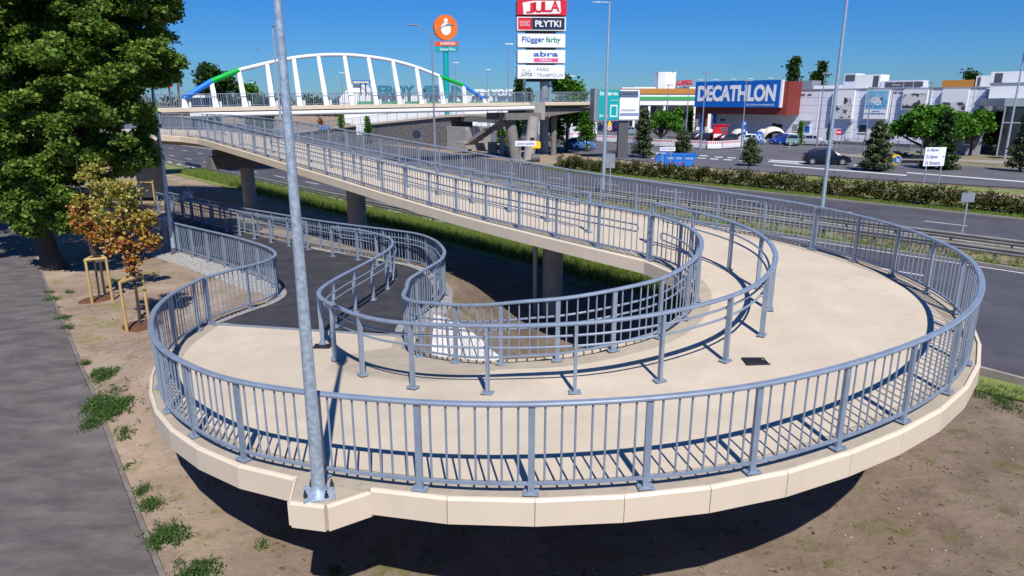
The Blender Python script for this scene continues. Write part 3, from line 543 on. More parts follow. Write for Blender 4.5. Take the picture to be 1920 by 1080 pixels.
for i, (bx) in enumerate((346, 404, 459, 511, 562, 612, 660, 706, 750, 791, 831, 872, 910)):
    k = kpx(bx); b = bp_(k, .05, bz(k)); t = top[i]; mb = MB(); a = Vector(b); c = Vector(t); e = Vector((BD[0], BD[1], 0)); wa, wb = .26, .17; nl = Vector((BL[0], BL[1], 0)) * .13
    vs = [a - e * wa - nl, a + e * wa - nl, a + e * wa + nl, a - e * wa + nl, c - e * wb - nl, c + e * wb - nl, c + e * wb + nl, c - e * wb + nl]
    mb.add(vs, [(3, 2, 1, 0), (4, 5, 6, 7), (0, 1, 5, 4), (1, 2, 6, 5), (2, 3, 7, 6), (3, 0, 4, 7)]); h = mb.build('hanger', m_whitep, br)
    MB().box((b[0] + .36, b[1] + .24, b[2] + .28), (.16, .3, .5), .59).build('hanger_foot', m_whitep, h)
for px0, py0, px1, py1, mm in ((955, 218, 968, 298, m_dconc), (1001, 218, 991, 299, m_conc)):  # left pier's shade is put into its colour with the darker concrete; right one lit
    x1, y1 = G(px1, py1); t_ = vpt(px0, 219, y1 + .6)
    MB().tube([(x1, y1, -7.0), t_], [.66, .7], 24).build('leaning_pier', mm, br, True)
a = bp_(kpx(945), 1.8); b = bp_(kpx(1012), 1.8); MB().beam((*a[:2], -1.75), (*b[:2], -1.75), 4.4, .8).build('crossbeam', m_dconc, br)
q = bp_(kpx(1060), 2.3); MB().cone((q[0], q[1], -7.0), .38, .38, 6.1, 20).build('pier', m_dconc, br, True)
MB().prism([bp_(kpx(1022), .5)[:2], bp_(kpx(1113), .5)[:2], bp_(kpx(1113), 4.1)[:2], bp_(kpx(1022), 4.1)[:2]], [-1.9, -1.1, -1.1, -1.9], [-.8] * 4).build('haunch', m_dconc, br)
Pn = np.array([bp_(k, .12, bz(k) + .02) for k in ks]); Pf = np.array([bp_(k, 4.45, bz(k) + .02) for k in ks])
railing('railing', 'long grey baluster railing on the near side of the arch footbridge', Pn, bay=2.4, bal=.2, simple=True, h=1.22, hr=.07)
railing('railing', 'long grey baluster railing on the far side of the arch footbridge', Pf, bay=2.4, bal=.2, simple=True, h=1.22, hr=.07)
# far ramp, stone wall and stairs across the road
fr = thing('far_ramp', 'second ramp with cream edge on a grey stone wall across the road', 'ramp', (*nt2(61, 100), -6.8))
ft = np.linspace(79, 138, 18); fz = lambda t: float(np.interp(t, [70, 82.2, 111, 138], [-1.42, -1.81, -3.97, -6.1])); vs = []
for t in ft: vs += [(*nt2(60, t), fz(t)), (*nt2(60, t), fz(t) - .35), (*nt2(64.5, t), fz(t) - .35), (*nt2(64.5, t), fz(t))]
MB().add(vs, [(i * 4 + j, i * 4 + 4 + j, i * 4 + 4 + (j + 1) % 4, i * 4 + (j + 1) % 4) for i in range(17) for j in range(4)] + [(0, 1, 2, 3), (68, 69, 70, 71)]).build('deck', m_edge, fr)
fascia(np.array([(*nt2(59.98, t), fz(t)) for t in ft]), -1, fr, 4)
m_rock = mat('split_stone', (.22, .20, .19), .95, col2=(.13, .12, .115), scale=1.6, lo=.4, hi=.6, bump=.9, bscale=3, stretch=(1, 1, 2.6))
mb = MB(); vs = []
for t in ft[1:]: vs += [(*nt2(60.15, t), -7.0), (*nt2(60.15, t), fz(t) - .34), (*nt2(64.3, t), fz(t) - .34), (*nt2(64.3, t), -7.0)]
mb.add(vs, [(i * 4 + j, i * 4 + 4 + j, i * 4 + 4 + (j + 1) % 4, i * 4 + (j + 1) % 4) for i in range(16) for j in range(4)] + [(0, 1, 2, 3), (64, 65, 66, 67)]); mb.build('stone_wall', m_rock, fr)
MB().prism([nt2(59.9, 78.5), nt2(59.9, 83), nt2(64.5, 83), nt2(64.5, 78.5)], -7.0, -3.5).build('wall_end', m_conc, fr)
MB().beam((*nt2(61, 70), -2.5), (*nt2(61, 80), -2.3), 1.4, .8).build('girder', m_dconc, fr)
railing('railing', 'grey baluster railing along the top of the stone walled ramp', [(*nt2(60.1, t), fz(t)) for t in ft], bay=3, bal=.25, simple=True, hr=.06)
st = thing('stair_tower', 'concrete staircase with railings joining the footbridge across the road', 'staircase', (*nt2(57.5, 75), -6.8))
P0 = nt2(57.5, 75); rr_ = (.658, -.753)
def sp(px, py): s, z = onp(px, py, P0, rr_); return (P0[0] + rr_[0] * s, P0[1] + rr_[1] * s, z)
f1a, f1b, f1c, f1d = sp(942, 222), sp(917, 239), sp(908, 241), sp(872, 266); f2a, f2b = sp(897, 269), sp(946, 292)
def flight(a, b, off, name='flight'):
    mb = MB(); o = Vector((NV[0], NV[1], 0)); a = Vector(a) + o * off; b = Vector(b) + o * off; n_ = 9
    mb.beam(a + o * .8 - Vector((0, 0, .3)), b + o * .8 - Vector((0, 0, .3)), 1.6, .28)
    for i in range(n_): p = a.lerp(b, (i + .5) / n_); mb.box((p.x + o.x * .8, p.y + o.y * .8, p.z - .1), (abs((b - a).xy.length) / n_ * 1.02, 1.6, .18), math.atan2(rr_[1], rr_[0]))
    return mb.build(name, m_conc, st)
flight(f1a, f1b, 0); flight(f1c, f1d, 0); flight(f2a, f2b, 1.9)
for a in (sp(912, 240), sp(868, 265)): MB().box((a[0] + .8, a[1] + .6, a[2] - .12), (2.0, 3.6 if a[2] < -4 else 1.8, .25), math.atan2(rr_[1], rr_[0])).build('landing', m_conc, st)
for a in (sp(929, 240), sp(868, 267), ): MB().cone((a[0] + .8, a[1] + 1.2, -7.0), .3, .3, a[2] + 6.0, 14).build('column', m_conc, st, True)
railing('railing', 'grey railing on the upper flight of the far staircase', [f1a, f1b], bay=1.2, bal=.25, simple=True, hr=.06)
railing('railing', 'grey railing on the middle flight of the far staircase', [f1b, f1c, f1d, sp(862, 266)], bay=1.4, bal=.25, simple=True, hr=.06)
for i, (px, lb) in enumerate(((919, 'left'), (928, 'right'))):
    x, y = G(px, 290); tag(MB().cone((x, y, -6.9), .32, .30, 1.75, 16).build('concrete_bollard', m_conc), '%s one of two short concrete posts at the foot of the far stairs' % lb, 'concrete post')
# ------------------------------------------------------------------ guardrails
m_gr = mat('weathered_guardrail', (.23, .225, .215), .55, .4, col2=(.34, .33, .31), scale=1.2)
def guard(label, pts, h=.75, m=m_gr, posts=2.0, double=False):
    P = resample(pts, .8 if len(pts) > 3 else 4); o = thing('guardrail', label, 'guardrail', tuple(P[len(P) // 2])); s = -1
    for sd in ((-1, 1) if double else (-1,)):
        MB().ring([(p[0], p[1], p[2] + h - .15) for p in P], [(sd * .06, -.15), (sd * .11, -.10), (sd * .11, -.05), (sd * .06, 0), (sd * .11, .05), (sd * .11, .10), (sd * .06, .15), (sd * .052, .15), (sd * .052, -.15)]).build('beam', m, o)
    Q = resample(pts, posts)
    for p in Q[:100]:
        MB().box((p[0], p[1], p[2] + h / 2 - .05), (.08, .1, h + .02), -.85).build('post', m, o)
    return o
guard('galvanised guardrail along the near side of the median', [(*nt2(34.95, t), -6.85) for t in range(-12, 160, 4)], posts=2.5)
guard('galvanised guardrail along the far side of the median', [(*nt2(37.6, t), -6.85) for t in range(-12, 160, 4)], posts=2.5)
guard('galvanised guardrail with grass at its feet below the straight ramp', [(*nt2(kn(t) - .5, t), -6.88) for t in range(6, 90, 3)], h=.78, posts=2.9)
# ------------------------------------------------------------------ foliage
def leaves(name, centers, size, m, parent=None, per=24, spread=.3, up=.35, flat=1.0, asp=1.0):
    C = np.repeat(np.asarray(centers, float), per, 0); N = len(C); C = C + rng.normal(0, 1, (N, 3)) * spread * np.array([1, 1, .75])
    nrm = rng.normal(0, 1, (N, 3)); nrm[:, 2] = np.abs(nrm[:, 2]) * flat + up; nrm /= np.linalg.norm(nrm, axis=1)[:, None]
    a = np.cross(nrm, rng.normal(0, 1, (N, 3))); a /= np.linalg.norm(a, axis=1)[:, None]; b = np.cross(nrm, a); s = size * rng.uniform(.6, 1.25, (N, 1)) / 2
    V = np.stack([C - a * s * asp, C - b * s * .9 + nrm * s * .25, C + a * s * asp, C + b * s * .9 + nrm * s * .25], 1).reshape(-1, 3)
    if parent is not None:
        M = np.array(wmat(parent).inverted()); V = V @ M[:3, :3].T + M[:3, 3]
    me = bpy.data.meshes.new(name); me.vertices.add(4 * N); me.vertices.foreach_set('co', V.ravel()); me.loops.add(4 * N); me.loops.foreach_set('vertex_index', np.arange(4 * N, dtype=np.int32))
    me.polygons.add(N); me.polygons.foreach_set('loop_start', np.arange(0, 4 * N, 4, dtype=np.int32)); me.polygons.foreach_set('loop_total', np.full(N, 4, dtype=np.int32)); me.update(calc_edges=True); me.materials.append(m)
    o = bpy.data.objects.new(name, me); scene.collection.objects.link(o)
    if parent is not None: o.parent = parent
    return o
def blob(c, r, n, sq=(1, 1, 1), shell=.45):
    d = rng.normal(0, 1, (n, 3)); d /= np.linalg.norm(d, axis=1)[:, None]; f = 1 + .18 * np.sin(d[:, 0] * 5 + c[0]) * np.cos(d[:, 2] * 6 + c[1]); rad = r * rng.uniform(0, 1, n) ** shell * f
    return np.array(c) + d * rad[:, None] * np.array(sq)
def grass(name, xy, zs, hgt, m, label, per=9, spread=.06, wd=.012):
    C = np.repeat(np.c_[xy, zs], per, 0); N = len(C); C[:, :2] += rng.normal(0, spread, (N, 2)); h = hgt * rng.uniform(.45, 1.2, N); a = rng.uniform(0, 6.28, N)
    dx, dy = np.cos(a) * wd, np.sin(a) * wd; l = rng.normal(0, .3, (N, 2)) * h[:, None]
    V = np.stack([np.c_[C[:, 0] - dx, C[:, 1] - dy, C[:, 2] - .02], np.c_[C[:, 0] + dx, C[:, 1] + dy, C[:, 2] - .02], np.c_[C[:, 0] + l[:, 0], C[:, 1] + l[:, 1], C[:, 2] + h]], 1).reshape(-1, 3)
    me = bpy.data.meshes.new(name); me.vertices.add(3 * N); me.vertices.foreach_set('co', V.ravel()); me.loops.add(3 * N); me.loops.foreach_set('vertex_index', np.arange(3 * N, dtype=np.int32))
    me.polygons.add(N); me.polygons.foreach_set('loop_start', np.arange(0, 3 * N, 3, dtype=np.int32)); me.polygons.foreach_set('loop_total', np.full(N, 3, dtype=np.int32)); me.update(calc_edges=True); me.materials.append(m)
    o = bpy.data.objects.new(name, me); scene.collection.objects.link(o); return tag(o, label, kind='stuff')
def limbs(base, targets, r, m, parent, bend=.2):
    mb = MB(); b = Vector(base)
    for t, rr in targets:
        t = Vector(t); pts = []
        for i in range(7):
            f = i / 6; p = b.lerp(t, f); p += Vector((math.sin(f * 5 + t.x) * bend, math.cos(f * 4 + t.y) * bend, 0)) * f * (1 - f) * 2; pts.append(p)
        mb.tube(pts, [rr * (1 - .75 * i / 6) for i in range(7)], 8)
    return mb.build('limb', m, parent, True)
# the big maple at the left
tx, ty = G(92, 492, -6.2); bt = thing('maple_tree', 'huge dark green leafy tree filling the upper left corner', 'tree', (tx, ty, -6.3))
tr = MB(); tp = [(tx + .25, ty, -6.5), (tx + .1, ty, -6.0), (tx - .05, ty, -5), (tx - .35, ty + .1, -3.2), (tx - .5, ty + .2, -1), (tx - .3, ty + .3, 2), (tx, ty, 5.5)]
tr.tube(tp, [.5, .38, .34, .31, .27, .2, .08], 16); tr.build('trunk', m_bark, bt, True)
bl = [(40, 60, 3.0, 27), (150, 30, 2.6, 26), (235, 45, 1.9, 27), (285, 5, 1.0, 27), (310, -10, .7, 27), (60, 170, 2.6, 25.5), (160, 140, 2.2, 25), (245, 135, 1.5, 26), (290, 105, .85, 26.5), (310, 112, .45, 26.5), (100, 265, 1.8, 25), (40, 300, 1.5, 26), (190, 215, 1.5, 25.5), (238, 250, 1.0, 26), (262, 292, .75, 26), (225, 300, .7, 26), (120, 340, 1.3, 25.5), (75, 380, .95, 25.5), (140, 395, .6, 25), (100, 415, .45, 25), (55, 420, .4, 25.3), (170, 420, .35, 25), (35, 385, .6, 26), (55, 325, 1.3, 27.5), (-80, 100, 3.6, 27), (-60, 250, 2.4, 27), (90, -80, 3.6, 27), (210, -90, 2.6, 27), (-60, -80, 3.5, 27), (175, 300, 1.2, 28), (300, 150, .4, 26.5), (200, 80, 1.8, 28.5), (80, 100, 2.5, 29.5), (120, 220, 2, 29.5)]
cl = []
for a, b, r, yy in bl:
    cc = vpt(a, b, yy)
    for _ in range(int(7 * r ** 2) + 5):
        d = rng.normal(0, 1, 3); d /= np.linalg.norm(d); rr = r * rng.uniform(.55, 1.12); sc_ = rng.uniform(.18, .42) * (.6 + .4 * min(1, r / 2)); cl.append(blob(np.array(cc) + d * rr, sc_, int(34 * sc_ / .3), (1.15, 1.15, .6), shell=.4))
cl = np.vstack(cl); print('maple clumps', len(cl))
leaves('crown', cl, .145, L_big, bt, per=12, spread=.10)
limbs((tx - .4, ty + .1, -3), [(vpt(a, b, yy), .16) for a, b, r, yy in bl[:16]], .16, m_bark, bt)
x, y = G(-60, 440, -6.3); o = thing('maple_tree', 'second leafy tree at the far left edge behind the huge one', 'tree', (x, y, -6.4)); MB().tube([(x, y, -6.5), (x + .2, y, -2), (x, y, 3)], [.4, .32, .12], 12).build('trunk', m_bark, o, True)
leaves('crown', np.vstack([blob((x + 1, y + 1, 0), 3.8, 1200), blob((x + 3, y + 2, 3), 3.4, 900), blob((x, y, 5), 4, 900)]), .24, L_big, o, per=10, spread=.2)
# autumn trees with stakes
def staked(label, gl, px, py, zt_px, crown, stakes, z=-6.05, seed=0):
    x, y = G(px, py, z); z0 = float(gz(x, y)); zt = hz(zt_px, x, y); o = thing('young_tree', label, 'tree', (x, y, z0), group='young trees with coppery leaves')
    MB().tube([(x, y, z0 - .1), (x + .03, y, z0 + 1.5), (x - .05, y, zt - .6), (x, y, zt)], [.034, .028, .018, .008], 8).build('trunk', m_bark, o, True)
    cl_ = []
    for a, b, r, dy in crown:
        for _ in range(int(32 * r) + 3):
            d = rng.normal(0, 1, 3); d /= np.linalg.norm(d); cl_.append(blob(np.array(vpt(a, b, y + dy)) + d * r * rng.uniform(.3, 1.15), .1, 5))
    ym = [q.mean(0)[2] for q in cl_]; cut = np.median(ym); hi_ = [q for q, z_ in zip(cl_, ym) if z_ + rng.normal(0, .3) > cut]; lo_ = [q for q, z_ in zip(cl_, ym) if z_ + rng.normal(0, .3) <= cut]
    leaves('crown', np.vstack(hi_), .10, L_yel, o, per=5, spread=.06); leaves('crown', np.vstack(lo_), .11, L_red, o, per=5, spread=.06)
    limbs((x, y, z0 + 1.4), [(vpt(a, b, y + dy), .02) for a, b, r, dy in crown], .011, m_bark, o, .1)
    md = MB().cone((x, y, float(gz(x, y)) - .02), .62, .35, .07, 18); tag(md.build('mulch_ring', m_mulch), 'round patch of red brown bark mulch under ' + gl, 'mulch')
    P = [G(a, b, z) for a, b in stakes]; s = thing('tree_guard', 'yellow wooden stake guard round ' + gl, 'tree stakes', (x, y, z0), group='wooden tree guards')
    H = 1.42
    for q in P: MB().cone((q[0], q[1], z0 - .1), .042, .04, H + .1, 10).build('stake', m_wood, s, True)
    for i in range(len(P)):
        a, b = P[i], P[(i + 1) % len(P)]; MB().tube([(a[0], a[1], z0 + H), (b[0], b[1], z0 + H)], .045, 8).build('rail', m_wood, s, True)
    MB().tube([(x - .35, y, z0 + H - .15), (x + .35, y, z0 + H - .15)], .02, 6).build('strap', m_dgrey, s)
    return o
staked('taller coppery young tree on the left, nearer the footpath', 'the left coppery tree', 186, 552, 292, [(168, 320, .36, 0), (180, 345, .45, 0), (160, 380, .5, .1), (205, 372, .5, -.1), (185, 410, .52, 0), (150, 405, .3, 0), (165, 440, .4, 0), (200, 445, .35, 0), (230, 360, .4, 0)], [(172, 560), (210, 556), (196, 545)])
staked('lower coppery young tree on the right, nearest the ramp', 'the right coppery tree', 262, 605, 335, [(235, 375, .38, 0), (225, 350, .3, 0), (245, 400, .4, .1), (262, 425, .36, 0), (225, 430, .36, 0), (245, 460, .36, 0), (215, 465, .25, 0), (275, 405, .18, 0), (282, 455, .18, 0), (250, 492, .22, 0), (200, 408, .3, 0)], [(238, 617), (279, 600), (262, 592)], z=-6.15)
x, y = G(277, 372, -6.3); z0 = float(gz(x, y)); s = thing('tree_guard', 'wooden stake guard standing beyond the asphalt path', 'tree stakes', (x, y, z0), group='wooden tree guards')
for dx, dy in ((-.45, 0), (.45, 0), (.1, .7)): MB().cone((x + dx, y + dy, z0), .05, .05, 1.6, 8).build('stake', m_wood, s)
MB().tube([(x - .5, y, z0 + 1.55), (x + .5, y, z0 + 1.55)], .05, 8).build('rail', m_wood, s)
# background trees
def bgtree(name, label, px, pb, pt_, wpx, m, leaf=.4, trunkf=.3, n=300, shape='round', xy=None, dens=12, z0=-6.9, group=None):
    x, y = xy or G(px, pb); zt = hz(pt_, x, y); H = zt - z0; W = wpx / F_PX * (y * .9645 + 1.5) / 2; o = thing(name, label, 'tree', (x, y, z0), group=group)
    MB().tube([(x, y, z0 - .1), (x + .05, y, z0 + H * .4), (x, y, z0 + H * .85)], [max(.06, W * .09), W * .06, .03], 8).build('trunk', m_bark, o, True)
    zc0 = z0 + H * trunkf; cs = []
    if shape == 'round':
        for i in range(14):
            a = random.uniform(0, 6.28); q = random.uniform(0, 1); rr = W * (.45 + .35 * math.sin(q * 3.1)) * random.uniform(.3, 1); zz = zc0 + (zt - zc0) * (.15 + .7 * q)
            cs.append(blob((x + math.cos(a) * rr * .75, y + math.sin(a) * rr * .75, zz), W * random.uniform(.28, .5), n // 14, (1, 1, .8)))
    elif shape == 'column':
        for i in range(12):
            q = (i + .5) / 12; cs.append(blob((x + random.uniform(-.2, .2) * W, y, zc0 + (zt - zc0) * q * .95), W * (1.0 - .75 * q ** 2.2) * random.uniform(.75, 1.05), n // 12, (1, 1, 1.2)))
    elif shape == 'pine':
        n = int(n * .62)
        for i in range(26):
            q = i / 26; a = i * 2.4; rr = (W * (1 - q) ** .58 * .9 + .05) * random.uniform(.6, 1.2); zz = zc0 + (zt - zc0) * q
            for f in (.45, .85): cs.append(blob((x + math.cos(a) * rr * f, y + math.sin(a) * rr * f, zz + f * .12 * W), W * .17 * (1.15 - q * .6), max(4, n // 52), (1.3, 1.3, .6)))
        cs.append(blob((x, y, zt - .3), .16 * W, 6, (1, 1, 2)))
    elif shape == 'umbrella':
        for i in range(34):
            a = random.uniform(0, 6.28); f = math.sqrt(random.uniform(0, 1)); rr = W * f * .9; zz = zt - (zt - zc0) * (.12 + .5 * f * f) - random.uniform(0, .25) * (zt - zc0)
            cs.append(blob((x + math.cos(a) * rr, y + math.sin(a) * rr, zz), W * .22, n // 34, (1.1, 1.1, .6)))
    limbs((x, y, z0 + H * trunkf * .7), [(tuple(c.mean(0)), W * .035 + .02) for c in cs[::3]], .05, m_bark, o)
    leaves('crown', np.vstack(cs), leaf, m, o, per=dens, spread=leaf * .7)
    return o
T = bgtree
T('broadleaf_tree', 'large round green tree right of the sign pylon', 1070, 215, 128, 76, L_bright, .5, .2, 420, xy=(7.7, 98))
T('broadleaf_tree', 'dark round tree behind the left end of the arch', 388, 0, 112, 84, L_dark, .6, .25, 420, xy=(-52, 125))
T('broadleaf_tree', 'bright bushy tree behind the green arch piece', 436, 0, 152, 60, L_bright, .6, .15, 300, xy=(-49, 130))
T('broadleaf_tree', 'small dark tree beside the bushy tree behind the bridge', 480, 0, 168, 40, L_dark, .6, .1, 160, xy=(-45, 128))
T('poplar_tree', 'slim dark poplar left of the sign pylon', 972, 0, 142, 22, L_dark, .5, .15, 240, 'column', xy=(1.4, 140))
T('poplar_tree', 'small dark poplar tip beside the sign pylon', 986, 0, 162, 12, L_dark, .5, .1, 100, 'column', xy=(3.5, 145))
T('poplar_tree', 'tall pointed poplar behind the blue store sign', 1483, 0, 102, 30, L_dark, .6, .1, 340, 'column', xy=(61, 155))
T('poplar_tree', 'slim pointed poplar behind the store roof', 1537, 0, 110, 17, L_dark, .6, .1, 260, 'column', xy=(68, 157))
T('poplar_tree', 'shorter dark poplar left of the slim one', 1523, 0, 131, 17, L_dark, .6, .1, 200, 'column', xy=(66.5, 157))
T('broadleaf_tree', 'round dark tree behind the store roof units', 1797, 0, 121, 44, L_dark, .6, .2, 260, xy=(97, 150))
T('pine_tree', 'dark pine tree beside the billboard post', 1206, 296, 207, 46, L_pine, .22, .08, 900, 'pine', dens=12)
T('pine_tree', 'dark pine tree behind the blue skip', 1279, 294, 246, 42, L_pine, .22, .08, 700, 'pine', dens=12)
T('pine_tree', 'small round pine left of the dark car', 1406, 311, 262, 42, L_pine, .2, .15, 600, 'pine', dens=12)
T('pine_tree', 'tall pine right of the dark car', 1640, 321, 232, 62, L_pine, .24, .05, 1100, 'pine', dens=12)
T('pine_tree', 'dark pine behind the white three line road sign', 1762, 318, 214, 62, L_dark, .28, .02, 900, 'pine', dens=12)
T('broadleaf_tree', 'bright green spreading tree left of the red kiosk', 1238, 272, 207, 76, L_bright, .35, .35, 520, 'umbrella')
T('broadleaf_tree', 'wide bright green spreading tree in front of the silver store', 1738, 298, 194, 150, L_bright, .38, .28, 1300, 'umbrella')
T('broadleaf_tree', 'smaller spreading tree right of the wide one', 1818, 292, 200, 66, L_bright, .38, .4, 420, 'umbrella')
T('broadleaf_tree', 'dark tree between the spreading trees and the glass building', 1852, 290, 206, 34, L_dark, .4, .2, 200)
T('broadleaf_tree', 'dark scrubby tree at the right edge', 1912, 322, 232, 56, L_pine, .25, .1, 420, 'pine')
T('broadleaf_tree', 'tall thin tree at the right edge behind the lamp', 1925, 300, 190, 40, L_dark, .35, .2, 220)
T('linden_tree', 'small round headed tree under the right end of the footbridge', 1042, 281, 216, 40, L_bright, .26, .42, 460, 'column', dens=11)
T('linden_tree', 'small round headed tree left of the billboard', 1099, 284, 206, 40, L_bright, .26, .42, 480, 'column', dens=11)
T('linden_tree', 'small tree seen between the leaning bridge piers', 966, 280, 226, 28, L_bright, .28, .2, 240, 'column', dens=11)
T('linden_tree', 'small yellow green tree behind the far stairs', 941, 282, 240, 18, L_bright, .28, .2, 160, 'column', dens=11)
T('thuja_tree', 'narrow green thuja by the store door', 1498, 272, 226, 10, L_bright, .2, .03, 160, 'column')
T('thuja_tree', 'narrow dark thuja behind the leaning lamp', 1553, 272, 230, 11, L_dark, .2, .03, 160, 'column')
T('thuja_tree', 'narrow green thuja near the red sign board', 1292, 258, 200, 12, L_bright, .3, .03, 160, 'column')
T('broadleaf_tree', 'round tree in front of the striped store', 1270, 258, 195, 24, L_bright, .4, .15, 180)
T('young_tree', 'leafy sapling against the left part of the stone wall', 0, 0, 213, 15, L_bright, .2, .5, 140, 'column', xy=(nt2(58.3, 112)))
T('young_tree', 'leafy sapling against the middle of the stone wall', 0, 0, 218, 15, L_bright, .2, .4, 160, 'column', xy=(nt2(58.3, 103)))
T('young_tree', 'brownish sapling at the left end of the stone wall', 0, 0, 220, 13, L_red, .2, .4, 100, 'column', xy=(nt2(58.3, 120)))
x = np.linspace(-420, -40, 60); cs = np.vstack([blob((a, 330 + 30 * math.sin(a), -3), 9, 26, (1.4, 1, .6)) for a in x]); tag(leaves('distant_woods', cs, 2.2, L_dark, per=6, spread=1.2), 'dark far off wood along the horizon on the left', kind='stuff')
x = np.linspace(60, 420, 50); cs = np.vstack([blob((a, 340 + 30 * math.sin(a), -3), 9, 26, (1.4, 1, .6)) for a in x]); tag(leaves('distant_woods', cs, 2.2, L_dark, per=6, spread=1.2), 'dark far off wood behind the stores on the right', kind='stuff')
# hedge
hc = []
for t in np.arange(-16, 52, .25):
    for _ in range(4):
        n_ = 51.9 + rng.uniform(-.8, .8) + .0 * t; x_, y_ = nt2(n_, t + rng.uniform(-.2, .2)); hc.append((x_, y_, -6.8 + rng.uniform(.05, 1.05) + (.15 * math.sin(t * 1.7)) + max(0, rng.normal(0, .12))))
tag(leaves('hedge', hc, .15, L_hedge, per=46, spread=.2), 'long low olive and reddish hedge along the far carriageway', 'hedge')
# grasses
def gnt(n0, n1, t0, t1, N, hgt, m, name, label, z=None, per=9, spread=.07, wd=.014, dens=None):
    nn = rng.uniform(n0, n1, N); tt_ = rng.uniform(t0, t1, N); xy = np.c_[nn * NV[0] + tt_ * TV[0], nn * NV[1] + tt_ * TV[1]]; zz = gz(xy[:, 0], xy[:, 1]) if z is None else np.full(N, z); return grass(name, xy, zz, hgt, m, label, per, spread, wd)
gnt(20.0, 21.85, 10, 72, 9500, .52, L_grass, 'verge_grass', 'long green grass in front of the guardrail below the ramp', wd=.018)
gnt(34.3, 34.8, -8, 58, 1500, .28, L_grass, 'median_grass', 'green grass fringe by the near guardrail', z=-6.83, wd=.02)
gnt(35.2, 38.6, -8, 58, 1500, .3, L_dryg, 'median_dry_grass', 'dry grass between the two guardrails', z=-6.83, wd=.02)
gnt(49.5, 50.9, -16, 52, 3600, .2, L_grass, 'hedge_grass', 'green grass in front of the hedge', z=-6.82, wd=.03)
gnt(54.6, 57, -16, 45, 1600, .25, L_dryg, 'strip_grass', 'dry grass behind the hedge', z=-6.82, wd=.03)
pg = np.array([G(a, b, -6.9) for a, b in ((1850, 735), (1890, 745), (1915, 735), (1900, 760), (1870, 730), (1840, 725))]); pg = np.repeat(pg, 26, 0) + rng.normal(0, .22, (156, 2))
grass('corner_grass', pg, gz(pg[:, 0], pg[:, 1]), .09, L_weed, 'green grass tufts at the road edge on the right', 10, .06, .01)
# weeds by the footpath and on the soil
wd_ = [(195, 790, .32, 60), (215, 800, .25, 40), (180, 815, .2, 30), (235, 795, .18, 22), (205, 745, .2, 30), (190, 735, .15, 16), (160, 705, .1, 8), (235, 832, .12, 8), (283, 940, .14, 16), (270, 915, .1, 8), (310, 995, .22, 34), (360, 1058, .22, 34), (280, 1015, .08, 6), (100, 575, .16, 12), (115, 620, .16, 12), (130, 640, .12, 9), (95, 560, .12, 8), (215, 540, .1, 6), (130, 560, .1, 6), (490, 1000, .05, 3), (620, 1045, .05, 3)]
for _ in range(26):
    t_ = rng.uniform(2, 26); q_ = np.array(nt2(pe(t_) + rng.uniform(-.05, .25), t_)); wq_ = q_ if _ == 0 else np.vstack([wq_, q_])
cs = [np.c_[wq_, gz(wq_[:, 0], wq_[:, 1]) + .01], np.c_[wq_ + .03, gz(wq_[:, 0], wq_[:, 1]) + .03]]
for a, b, r, k in wd_:
    p = G(a, b, -6.55); q = rng.normal(0, r * .62, (k * 2, 2)) + p + rng.normal(0, .06, 2); z_ = gz(q[:, 0], q[:, 1]); cs.append(np.c_[q, z_ + rng.uniform(0, r * .35, k * 2)])
tag(leaves('weeds', np.vstack(cs), .06, L_weed, per=12, spread=.04, up=.1, asp=.5), 'green weeds growing along the footpath edge', kind='stuff')
wq = np.vstack([rng.normal(0, r * .5, (k, 2)) + G(a, b, -6.55) for a, b, r, k in wd_])
grass('weed_grass', wq, gz(wq[:, 0], wq[:, 1]), .15, L_weed, 'thin grass blades among the weeds at the footpath edge', 14, .05, .006)
q = []
for _ in range(900):
    x_, y_ = rng.uniform(-14, 9), rng.uniform(5, 26)
    if .753 * x_ + .658 * y_ > pe(-.658 * x_ + .753 * y_) + .2 and y_ < 40: q.append((x_, y_))
q = np.array(q); cs_ = np.sin(q[:, 0] * 1.3) + np.cos(q[:, 1] * .9 + q[:, 0]) > .2; q = q[cs_]; dd, _ = segdist(q[:, 0], q[:, 1], AC); q = q[dd > 3.3]
grass('soil_grass', q, gz(q[:, 0], q[:, 1]), .06, L_dryg, 'sparse short grass sprouting from the soil', 14, .12, .006)
pb = MB()
for _ in range(2600):
    x_, y_ = rng.uniform(-10, 12), rng.uniform(5, 24); d_, _q = segdist(np.array([x_]), np.array([y_]), AC)
    if .753 * x_ + .658 * y_ < pe(-.658 * x_ + .753 * y_) + .2 or .753 * x_ + .658 * y_ > 17 or d_[0] < 3.1: continue
    s = rng.uniform(.006, .024); z_ = float(gz(x_, y_)); pb.add([(x_ + s, y_, z_), (x_ - s, y_ + s, z_), (x_ - s * .6, y_ - s, z_), (x_, y_, z_ + s)], [(0, 1, 2), (0, 1, 3), (1, 2, 3), (2, 0, 3)])
tag(pb.build('pebbles', m_gravel), 'small pebbles strewn over the soil', kind='stuff')
cb = MB()
